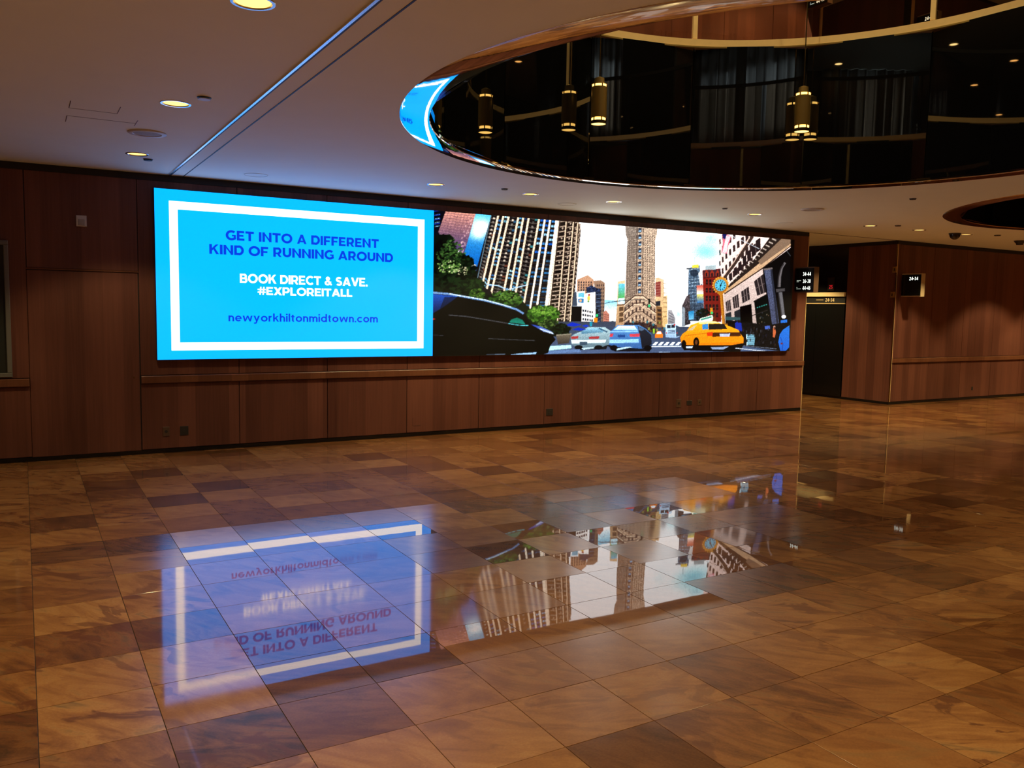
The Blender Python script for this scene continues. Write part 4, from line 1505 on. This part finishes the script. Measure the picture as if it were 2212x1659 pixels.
poly(T2, [(1868, 1262), (1950, 1206), (1950, 1440), (1894, 1498), (1842, 1494), (1818, 1396), (1834, 1312)], (48, 130, 232), (40, 110, 220))
line(T2, [(1842, 1340), (1868, 1420), (1862, 1490)], 8, (24, 70, 160), .7)
ell(T2, 1856, 1412, 14, 10, (120, 50, 70))
poly(T2, [(1944, 200), (2040, 200), (2040, 1560), (1938, 1500)], (14, 12, 12))
# street clock
line(T2, [(1192, 860), (1222, 1212)], 34, (206, 134, 44))
line(T2, [(1202, 870), (1232, 1205)], 8, (150, 90, 24))
poly(T2, [(1170, 1200), (1262, 1196), (1270, 1230), (1170, 1236)], (180, 112, 36))
ell(T2, 1184, 782, 84, 86, (214, 148, 56), (180, 110, 34), n=30)
for k in range(20):
    a = k * PI / 10
    ell(T2, 1184 + 84 * math.cos(a), 782 + 86 * math.sin(a), 9, 9, (226, 160, 70))
poly(T2, [(1160, 705), (1182, 682), (1206, 703)], (206, 140, 50))
poly(T2, [(1150, 858), (1220, 856), (1205, 890), (1170, 890)], (200, 130, 44))
ell(T2, 1184, 782, 62, 64, (96, 190, 222), n=30)
for k in range(12):
    a = k * PI / 6
    line(T2, [(1184 + 40 * math.cos(a), 782 + 42 * math.sin(a)), (1184 + 56 * math.cos(a), 782 + 58 * math.sin(a))], 8, (20, 40, 60))
line(T2, [(1184, 782), (1176, 830)], 7, (14, 24, 40))
line(T2, [(1184, 782), (1200, 750)], 8, (14, 24, 40))
ell(T2, 1184, 784, 10, 10, (20, 30, 40))
# road marks, bus, far cab
for k in range(5):
    x = 450 + k * 62
    poly(T2, [(x + 30, 1398), (x + 62, 1398), (x + 34, 1432), (x - 6, 1432)], (226, 234, 244))
line(T2, [(425, 1447), (760, 1445)], 8, (214, 226, 240))
line(T2, [(520, 1510), (640, 1512)], 14, (170, 190, 220), .8)
poly(T2, [(588, 1205), (728, 1196), (744, 1340), (700, 1356), (590, 1346)], (190, 218, 242), (150, 180, 214))
poly(T2, [(604, 1214), (690, 1210), (692, 1244), (606, 1246)], (44, 52, 66))
line(T2, [(648, 1210), (648, 1246)], 6, (190, 218, 242))
for j in range(3):
    line(T2, [(616, 1274 + j * 14), (694, 1272 + j * 14)], 6, (70, 84, 110))
poly(T2, [(700, 1215), (740, 1230), (744, 1330), (706, 1340)], (70, 84, 104))
ell(T2, 686, 1210, 10, 9, (226, 60, 60))
ell(T2, 600, 1300, 6, 8, (220, 80, 80))
ell(T2, 716, 1300, 6, 8, (220, 80, 80))
poly(T2, [(474, 1318), (500, 1280), (540, 1280), (562, 1318), (560, 1352), (476, 1352)], (240, 130, 40))
poly(T2, [(490, 1310), (505, 1284), (536, 1284), (546, 1308)], (214, 226, 236))
# blue saloon
poly(T2, [(-50, 1430), (440, 1430), (420, 1500), (40, 1500)], (24, 26, 36))
poly(T2, [(-48, 1300), (10, 1270), (66, 1216), (300, 1214), (376, 1256), (438, 1316), (444, 1430), (330, 1470), (60, 1452), (-48, 1420)], (96, 158, 226), (66, 112, 178))
poly(T2, [(26, 1266), (76, 1224), (250, 1222), (286, 1272)], (226, 240, 250), (150, 200, 236))
poly(T2, [(286, 1222), (372, 1262), (436, 1320), (442, 1425), (335, 1466), (318, 1360), (300, 1290)], (44, 48, 60), (30, 32, 42))
poly(T2, [(296, 1228), (360, 1262), (330, 1278), (300, 1268)], (96, 120, 150))
line(T2, [(-40, 1288), (290, 1284)], 10, (150, 200, 244))
poly(T2, [(-48, 1306), (24, 1308), (14, 1342), (-48, 1342)], (226, 70, 84))
poly(T2, [(196, 1312), (312, 1306), (306, 1340), (206, 1342)], (232, 76, 90))
poly(T2, [(70, 1318), (150, 1318), (150, 1346), (70, 1346)], (40, 80, 150))
poly(T2, [(-48, 1370), (300, 1366), (300, 1404), (-40, 1412)], (150, 200, 244))
for xx in (30, 400):
    ell(T2, xx, 1462, 42, 30, (12, 12, 18))
poly(T2, [(60, 1470), (170, 1448), (240, 1452), (60, 1490)], (180, 214, 232))
# silver car
poly(T1, [(1540, 1470), (1930, 1460), (1900, 1530), (1600, 1540)], (26, 28, 36))
poly(T1, [(1524, 1400), (1562, 1372), (1640, 1342), (1704, 1300), (1884, 1298), (1942, 1336), (1930, 1480), (1840, 1512), (1600, 1522), (1530, 1476)], (176, 204, 210), (110, 136, 150))
poly(T1, [(1634, 1344), (1706, 1306), (1850, 1304), (1870, 1352), (1640, 1370)], (150, 200, 222), (90, 140, 170))
line(T1, [(1820, 1310), (1910, 1350)], 14, (60, 100, 130))
poly(T1, [(1528, 1398), (1606, 1392), (1604, 1420), (1532, 1424)], (190, 64, 66))
poly(T1, [(1716, 1400), (1826, 1394), (1822, 1420), (1720, 1424)], (190, 64, 66))
poly(T1, [(1530, 1436), (1900, 1430), (1890, 1462), (1540, 1470)], (206, 226, 230))
poly(T1, [(1620, 1455), (1700, 1452), (1700, 1485), (1620, 1488)], (70, 90, 110))
for xx in (1610, 1820):
    ell(T1, xx, 1512, 44, 24, (16, 18, 24))
poly(T1, [(1640, 1520), (1760, 1506), (1780, 1520), (1660, 1538)], (180, 205, 215))
# trees over it
poly(T1, [(60, 360), (160, 400), (300, 560), (430, 700), (560, 860), (700, 960), (1000, 1010), (1120, 1130), (1360, 1150), (1370, 1400), (1000, 1330), (60, 1000)], (24, 36, 22), (20, 28, 20))
poly(T1, [(520, 880), (700, 985), (690, 930), (560, 850)], (34, 30, 30))
leaves(T1, 200, 640, 120, 300, [(16, 26, 16), (10, 16, 12), (26, 40, 22), (20, 34, 22)], 420, 44)
leaves(T1, 330, 740, 190, 210, [(16, 26, 16), (22, 38, 22), (30, 50, 26), (12, 18, 14)], 520, 40)
leaves(T1, 150, 470, 80, 130, [(14, 20, 14), (8, 12, 10)], 160, 40)
leaves(T1, 500, 860, 110, 70, [(26, 40, 22), (40, 62, 30), (18, 28, 18)], 200, 26)
leaves(T1, 260, 560, 150, 180, [(58, 92, 42), (84, 122, 60), (42, 70, 34)], 150, 18)
leaves(T1, 240, 670, 130, 70, [(150, 186, 110), (110, 150, 70), (196, 206, 150)], 70, 13)
leaves(T1, 390, 720, 60, 50, [(196, 190, 150), (150, 160, 110)], 30, 11)
leaves(T1, 540, 960, 80, 60, [(60, 92, 36), (96, 130, 52), (34, 56, 26)], 110, 17)
leaves(T1, 840, 1010, 170, 86, [(30, 52, 24), (52, 88, 34), (76, 116, 46), (22, 36, 18)], 300, 24)
leaves(T1, 860, 980, 130, 44, [(110, 150, 66), (84, 124, 50)], 60, 13)
leaves(T1, 1235, 1165, 160, 92, [(52, 92, 30), (76, 124, 40), (36, 64, 24), (96, 146, 52)], 330, 24)
leaves(T1, 1240, 1130, 120, 50, [(130, 176, 70), (100, 150, 56)], 70, 13)
leaves(T1, 1300, 1270, 110, 50, [(40, 62, 28), (26, 40, 22), (96, 120, 60)], 120, 18)
# parasols, planter
poly(T1, [(1462, 1282), (1540, 1248), (1642, 1274), (1560, 1292)], (24, 56, 206))
poly(T1, [(1540, 1326), (1604, 1302), (1690, 1324), (1620, 1336)], (24, 56, 206))
poly(T1, [(1640, 1284), (1690, 1272), (1720, 1290), (1680, 1300)], (30, 66, 214))
for xx in (1730,):
    poly(T1, [(xx - 6, 1240), (xx + 22, 1244), (xx + 20, 1290), (xx - 4, 1290)], (40, 160, 190))
leaves(T1, 1430, 1330, 82, 64, [(16, 26, 16), (10, 16, 12), (28, 44, 24)], 160, 22)
poly(T1, [(1372, 1384), (1534, 1368), (1506, 1466), (1394, 1480)], (128, 116, 98), (70, 62, 56))
line(T1, [(1374, 1384), (1534, 1370)], 12, (160, 150, 130))
# kerb and cyan lane
poly(T1, [(1296, 1500), (1530, 1484), (1536, 1520), (1286, 1546)], (170, 222, 226))
poly(T1, [(1286, 1548), (1620, 1530), (1640, 1560), (1280, 1580)], (110, 140, 190))
# dark car sweeping past at the left
poly(T1, [(60, 940), (250, 952), (420, 982), (620, 1018), (800, 1068), (960, 1122), (1050, 1182), (1100, 1268), (1205, 1296), (1330, 1348), (1345, 1400), (1368, 1430), (1312, 1490), (1290, 1568), (1200, 1600), (60, 1640)], (13, 12, 14), (8, 8, 10))
poly(T1, [(60, 952), (340, 978), (300, 1010), (190, 1090), (60, 1170)], (34, 92, 200), (14, 30, 70))
poly(T1, [(200, 985), (340, 985), (250, 1060), (150, 1110)], (10, 16, 30), alpha=.6)
line(T1, [(60, 938), (250, 955), (420, 985), (620, 1020), (800, 1066), (960, 1116), (1030, 1160)], 20, (120, 160, 214))
line(T1, [(250, 952), (620, 1014), (900, 1090)], 8, (206, 226, 244))
poly(T1, [(880, 1250), (900, 1220), (960, 1200), (1020, 1226), (1050, 1272)], (20, 120, 96), (30, 150, 130))
line(T1, [(240, 1174), (420, 1188), (560, 1210), (870, 1262)], 9, (86, 86, 90))
line(T1, [(870, 1262), (980, 1280), (1080, 1282)], 9, (90, 196, 206))
poly(T1, [(1100, 1268), (1215, 1294), (1330, 1350), (1352, 1376), (1240, 1346), (1160, 1300)], (36, 66, 190), (190, 210, 240))
line(T1, [(1200, 1316), (1340, 1366)], 8, (200, 216, 240))
poly(T1, [(60, 1208), (112, 1214), (80, 1226), (60, 1226)], (240, 60, 40))
line(T1, [(80, 1384), (190, 1390)], 6, (60, 60, 64))
line(T1, [(660, 1420), (900, 1432), (1150, 1440)], 7, (90, 90, 92), .8)
line(T1, [(640, 1590), (840, 1584)], 8, (150, 176, 206), .7)
poly(T1, [(880, 1590), (1000, 1574), (1170, 1562), (1160, 1584), (1000, 1594)], (150, 190, 230))
# yellow cab
poly(T2, [(760, 1420), (1445, 1415), (1400, 1505), (790, 1485)], (16, 14, 18))
poly(T2, [(1080, 1452), (1280, 1446), (1220, 1478), (1100, 1476)], (150, 168, 200))
poly(T2, [(810, 1446), (890, 1442), (880, 1466), (820, 1466)], (190, 206, 226))
poly(T2, [(748, 1352), (772, 1310), (820, 1276), (862, 1212), (950, 1182), (1110, 1174), (1250, 1212), (1384, 1266), (1400, 1300), (1440, 1350), (1440, 1408), (1300, 1432), (960, 1432), (900, 1430), (770, 1428)], (255, 176, 36), (240, 130, 20))
poly(T2, [(940, 1176), (1110, 1168), (1190, 1190), (960, 1202)], (255, 222, 140))
poly(T2, [(944, 1178), (968, 1140), (1096, 1104), (1112, 1150), (1096, 1170)], (236, 240, 214))
line(T2, [(970, 1156), (1090, 1124)], 20, (90, 170, 150))
poly(T2, [(1112, 1104), (1136, 1140), (1140, 1172), (1098, 1172)], (120, 60, 30))
poly(T2, [(822, 1274), (900, 1220), (930, 1214), (886, 1268)], (200, 180, 140))
poly(T2, [(988, 1206), (1050, 1198), (1056, 1258), (990, 1262)], (60, 150, 226))
poly(T2, [(1058, 1200), (1226, 1200), (1262, 1256), (1060, 1264)], (46, 40, 34))
poly(T2, [(1098, 1296), (1398, 1290), (1412, 1332), (1100, 1340)], (84, 44, 22))
poly(T2, [(1036, 1294), (1104, 1288), (1100, 1332), (1044, 1332)], (240, 66, 24))
poly(T2, [(1176, 1306), (1292, 1304), (1286, 1336), (1184, 1338)], (178, 190, 230))
poly(T2, [(936, 1352), (1440, 1348), (1436, 1396), (956, 1408)], (255, 146, 24))
line(T2, [(800, 1330), (1040, 1300)], 6, (200, 110, 20))
ell(T2, 790, 1424, 26, 48, (18, 14, 14))
ell(T2, 925, 1400, 32, 54, (18, 14, 14))
ell(T2, 925, 1400, 14, 26, (120, 70, 40))
line(T2, [(1350, 1462), (1690, 1498)], 8, (200, 208, 220))
line(T2, [(1440, 1436), (1800, 1470)], 6, (120, 130, 150))

img *= 1 + rng.normal(0, .05, (PH_ // 2, PW_ // 2, 1)).repeat(2, 0).repeat(2, 1).astype(np.float32)
img = np.clip((img - .5) * 1.08 + .49, 0, 1)
# average down, to light values, brighter dots in the whites
dots = img.reshape(PH_ // 2, 2, PW_ // 2, 2, 3).mean((1, 3))
lin = np.where(dots <= .04045, dots / 12.92, ((dots + .055) / 1.055) ** 2.4)
lum = lin @ np.array([.3, .55, .15], dtype=np.float32)
gain = 1.0 + (SCREEN - 1.15) * np.clip((lum - .25) / .6, 0, 1) ** 1.2
led = lin * gain[..., None]
NR, NC = led.shape[:2]
gx = np.linspace(SM, SR, NC)
gz = np.linspace(STOP, SB, NR)
XX, ZZ = np.meshgrid(gx, gz)
co = np.stack([XX, np.full_like(XX, YF), ZZ], -1).reshape(-1, 3).astype(np.float32)
idx = np.arange(NR * NC).reshape(NR, NC)
quads = np.stack([idx[1:, :-1], idx[1:, 1:], idx[:-1, 1:], idx[:-1, :-1]], -1).reshape(-1, 4)
me = bpy.data.meshes.new('street_display')
me.vertices.add(len(co))
me.vertices.foreach_set('co', co.ravel())
me.loops.add(quads.size)
me.loops.foreach_set('vertex_index', quads.ravel().astype(np.int32))
me.polygons.add(len(quads))
me.polygons.foreach_set('loop_start', np.arange(0, quads.size, 4, dtype=np.int32))
me.polygons.foreach_set('loop_total', np.full(len(quads), 4, dtype=np.int32))
me.update(calc_edges=True)
ca = me.color_attributes.new('led', 'FLOAT_COLOR', 'POINT')
ca.data.foreach_set('color', np.concatenate([led.reshape(-1, 3), np.ones((NR * NC, 1))], 1).astype(np.float32).ravel())
me.materials.append(M['led'])
o = link('street_display', me, vw)
o['label'] = 'street picture with yellow cab, street clock and tall towers'

# ================================================================== SIGNS AND LIFT
def blade_sign(x, z0, rows_, label, upper=False):
    t = thing('floor_sign', label, 'sign', (x, D, z0), 'black lift floor signs')
    L, Hh, th = .40, .39, .115
    MB().box(0, th, -L - .03, -.03, -.018, Hh + .02).build('housing', M['beige' if x > 12 else 'plate'], t)
    MB().box(.02, th - .02, -.031, .0, .1, Hh - .1).build('bracket', M['brass_dark'], t)
    fc_ = MB().box(-.008, 0, -L - .024, -.036, 0, Hh).build('face', M['black_gloss'], t)
    for (s, base, h, wd, small) in rows_:
        text_obj('lettering', s, M['sign_white'], fc_, (-.0085, -L - .024 + .055, base), (0, -1, 0), (0, 0, 1), h, wd, .19, .11, 'R')
        for k, (a, b, zz) in enumerate(small):
            MB().box(-.0088, -.0082, -b, -a, base + zz, base + zz + .011).build('small_print', M['sign_grey'], fc_)
    return t


R3 = [('34-44', .262, .062, .17, []), ('36-38', .142, .062, .165, [(.075, .165, .036), (.075, .12, .016)]), ('44-46', .026, .062, .165, [(.075, .095, .036), (.075, .172, .012)])]
blade_sign(11.47, 2.075, R3, 'black blade sign reading 34-44, 36-38 and 44-46 at the end of the wall')
blade_sign(14.37, 2.07, [('24-34', .285, .062, .18, [])], 'black blade sign reading 24-34 on the wall right of the lift lobby')
blade_sign(11.47, 2.075 + 4.69, R3, 'black blade sign of the upper storey, cut by the top edge')
blade_sign(14.37, 2.07 + 4.69, [('24-34', .285, .062, .18, [])], 'black blade sign of the upper storey reading 24-34 behind the balustrade')

lift = thing('lift_entrance', 'black lift doors with a brass header reading 24-34', 'lift', (XS + .012, 11.20, 0))
MB().box(-.012, 0, 0, .70, .046, 1.90).build('door_leaf', M['black_gloss'], lift)
MB().box(-.012, 0, .704, 1.40, .046, 1.90).build('door_leaf', M['black_gloss'], lift)
MB().box(-.05, 0, -.008, 1.40, 2.055, 2.14).build('header', M['sign_gold'], lift)
npl = MB().box(-.02, 0, -.008, 1.40, 1.925, 2.05).build('nameplate', M['black'], lift)
MB().box(-.026, 0, -.008, 1.40, 1.905, 1.922).build('head_strip', M['brass_satin'], lift)
text_obj('lettering', '24-34', M['sign_gold'], npl, (-.021, .36, 1.952), (0, -1, 0), (0, 0, 1), .072, .22, .2, .1)
MB().box(-.0215, -.0205, .52, .70, 1.975, 2.0).build('small_print', M['sign_gold_dim'], npl)

ind = thing('floor_indicator', 'small brass framed floor indicator with red digits above the lift doors', 'indicator', (XS + .012, 11.56, 2.17))
ibk = MB().box(-.008, 0, -.085, .085, 0, .27).build('backing', M['black'], ind)
mb = MB()
for (a, b, c, d) in ((-.085, .085, 0, .014), (-.085, .085, .256, .27), (-.085, -.073, .014, .256), (.073, .085, .014, .256)):
    mb.box(-.014, -.006, a, b, c, d)
mb.build('frame', M['brass_dark'], ind)
text_obj('digits', '25', M['red_led'], ibk, (-.0085, .0, .045), (0, -1, 0), (0, 0, 1), .075, .085, .16, .16)

bp_ = thing('corner_plate', 'small brass plate fixed to the corner left of the right sign', 'plate', (XS - .024, D + .03, 2.03))
MB().box(-.012, 0, -.03, .05, 0, .11).build('plate', M['brass'], bp_)
MB().box(-.016, -.012, 0, .02, .03, .08).build('plate_rib', M['brass_dark'], bp_)
bp2 = copy_tree(bp_, (XS - .024, D + .01, 2.50), 'small brass plate high on the corner beside the right sign')

# ================================================================== SMALL FITTINGS
def speaker(x, y, label):
    t = thing('ceiling_speaker', label, 'speaker', (x, y, ZC), 'round ceiling speakers')
    MB().lathe([(.150, 0), (.150, -.008), (.142, -.013), (.112, -.013), (.108, -.008)], 40).build('rim', M['white'], t, smooth=True, sharp=.6)
    MB().lathe([(.110, -.008), (.06, -.011), (.0005, -.012)], 40).build('grille', M['grille'], t, smooth=True)
    return t


speaker(0.946, 7.689, 'large round ceiling speaker between two downlights at the left')
speaker(9.226, 7.852, 'round ceiling speaker below the rim of the opening at the right')


def flush_ring(x, y, label):
    t = thing('flush_cover', label, 'ceiling cover', (x, y, ZC), 'flush round covers')
    MB().lathe([(.132, 0), (.132, -.004), (.124, -.004), (.122, -.0015), (.0005, -.0015)], 40).build('cover', M['ceiling'], t, smooth=True, sharp=.6)
    MB().lathe([(.121, -.0018), (.117, -.0018)], 40).build('joint', M['grille'], t)
    return t


flush_ring(2.251, 9.45, 'flush round cover in the ceiling above the blue advert')
flush_ring(6.332, 9.451, 'flush round cover in the ceiling above the street picture')
flush_ring(10.317, 9.304, 'flush round cover in the ceiling near the end of the video screen')


def sprinkler(x, y, label, r=.042, mat='white'):
    t = thing('sprinkler', label, 'sprinkler', (x, y, ZC), 'concealed sprinkler heads')
    MB().lathe([(r + .006, 0), (r + .004, -.004), (r - .01, -.004)], 28).build('rim', M['rubber'], t, smooth=True, sharp=.6)
    MB().lathe([(.012, -.002), (.012, -.012)], 12).build('neck', M['alu'], t)
    MB().lathe([(r, -.010), (r, -.014), (.0005, -.015)], 28).build('cover_disc', M[mat], t, smooth=True, sharp=.6)
    return t


sprinkler(1.123, 6.158, 'small pale sprinkler disc beside the second downlight at the left')
sprinkler(1.120, 9.083, 'small dark sprinkler head beside the downlight near the wall at the left', .04, 'rubber')
sprinkler(4.951, 8.715, 'small sprinkler head between two downlights above the video screen', .036, 'plate')
sprinkler(8.259, 8.496, 'small sprinkler head above the street clock picture', .034, 'plate')
sprinkler(9.292, 6.421, 'small sprinkler head between the two round openings', .036, 'rubber')
sprinkler(11.884, 8.44, 'small sprinkler head right of the downlight before the lift lobby', .042, 'plate')
sprinkler(14.511, 8.386, 'small sprinkler head right of the dome camera', .05, 'plate')

cam_t = thing('dome_camera', 'black dome security camera on the ceiling beside a downlight', 'camera', (13.697, 8.641, ZC))
MB().lathe([(.095, 0), (.095, -.018), (.085, -.022)], 32).build('base', M['rubber'], cam_t, smooth=True, sharp=.6)
MB().lathe([(.085 * math.cos(a), -.022 - .085 * math.sin(a)) for a in [k * PI / 2 / 8 for k in range(8)]] + [(.001, -.107)], 32).build('dome', M['smoke'], cam_t, smooth=True)
cam_b = thing('exit_fixture', 'dark ceiling fixture at the right edge of the photo', 'fixture', (15.84, 8.737, ZC))
MB().lathe([(.09, 0), (.09, -.02), (.06, -.05), (.055, -.075), (.001, -.08)], 28).build('body', M['rubber'], cam_b, smooth=True, sharp=.6)
MB().lathe([(.10, 0), (.10, -.006), (.09, -.008)], 28).build('rim', M['plate'], cam_b, smooth=True)


def wall_plate(x, z, w, h, mat, label, kind='socket', name='wall_socket', holes=2):
    t = thing(name, label, kind, (x, D, z), 'plates on the panelled wall')
    MB().bbox(-w / 2, w / 2, -.006, .0, -h / 2, h / 2, .002).build('plate', M[mat], t)
    for k in range(holes):
        zz = (k - (holes - 1) / 2) * h * .42
        MB().lathe([(h * .16, 0), (h * .16, .003), (.0005, .003)], 14).build('socket_face', M['rubber'], t, (0, -.0055, zz)).rotation_euler = (PI / 2, 0, 0)
    return t


wall_plate(1.374, .243, .07, .105, 'plate', 'brown wall socket at the left under the blue advert, left of a pair', holes=1)
wall_plate(1.567, .242, .09, .105, 'rubber', 'black wall socket at the left under the blue advert, right of a pair', holes=1)
wall_plate(6.537, .221, .115, .10, 'rubber', 'dark wall socket low on the wall under the street picture, standing alone', holes=2)
wall_plate(8.977, .246, .10, .13, 'plate', 'brown wall plate, left of three low on the wall', holes=1)
wall_plate(9.200, .244, .11, .07, 'rubber', 'dark wall socket, middle of three low on the wall', holes=1)
wall_plate(9.418, .243, .08, .085, 'plate', 'brown wall socket, right of three low on the wall', holes=1)
wall_plate(16.92, .222, .05, .07, 'rubber', 'small dark socket on the wall right of the lift lobby', holes=1)
hp = thing('access_panel', 'small outlined access panel flush in the lower wall panelling', 'panel', (4.40, D, .135))
MB().box(0, .003, -.0012, 0, 0, .11).build('joint', M['black'], hp)
MB().box(0, .11, -.0012, 0, 0, .003).build('joint', M['black'], hp)
sw = thing('wall_detector', 'small pale square detector high on the dark wall left of the advert', 'detector', (.575, D, 2.485))
MB().bbox(-.05, .05, -.02, 0, 0, .115, .004).build('plate', M['white'], sw)
MB().bbox(-.03, .03, -.032, -.02, .012, .075, .003).build('lens', M['grille'], sw)

pf = thing('poster_frame', 'dark glazed poster frame cut by the left edge of the photo', 'frame', (-.62, D, .90))
mb = MB()
for (a, b, c, d) in ((-.55, .52, 0, .045), (-.55, .52, 1.355, 1.40), (-.55, -.505, .045, 1.355), (.475, .52, .045, 1.355)):
    mb.bbox(a, b, -.035, 0, c, d, .006)
mb.build('frame', M['steel'], pf)
MB().box(-.505, .475, -.012, -.004, .045, 1.355).build('poster_glass', M['poster'], pf)
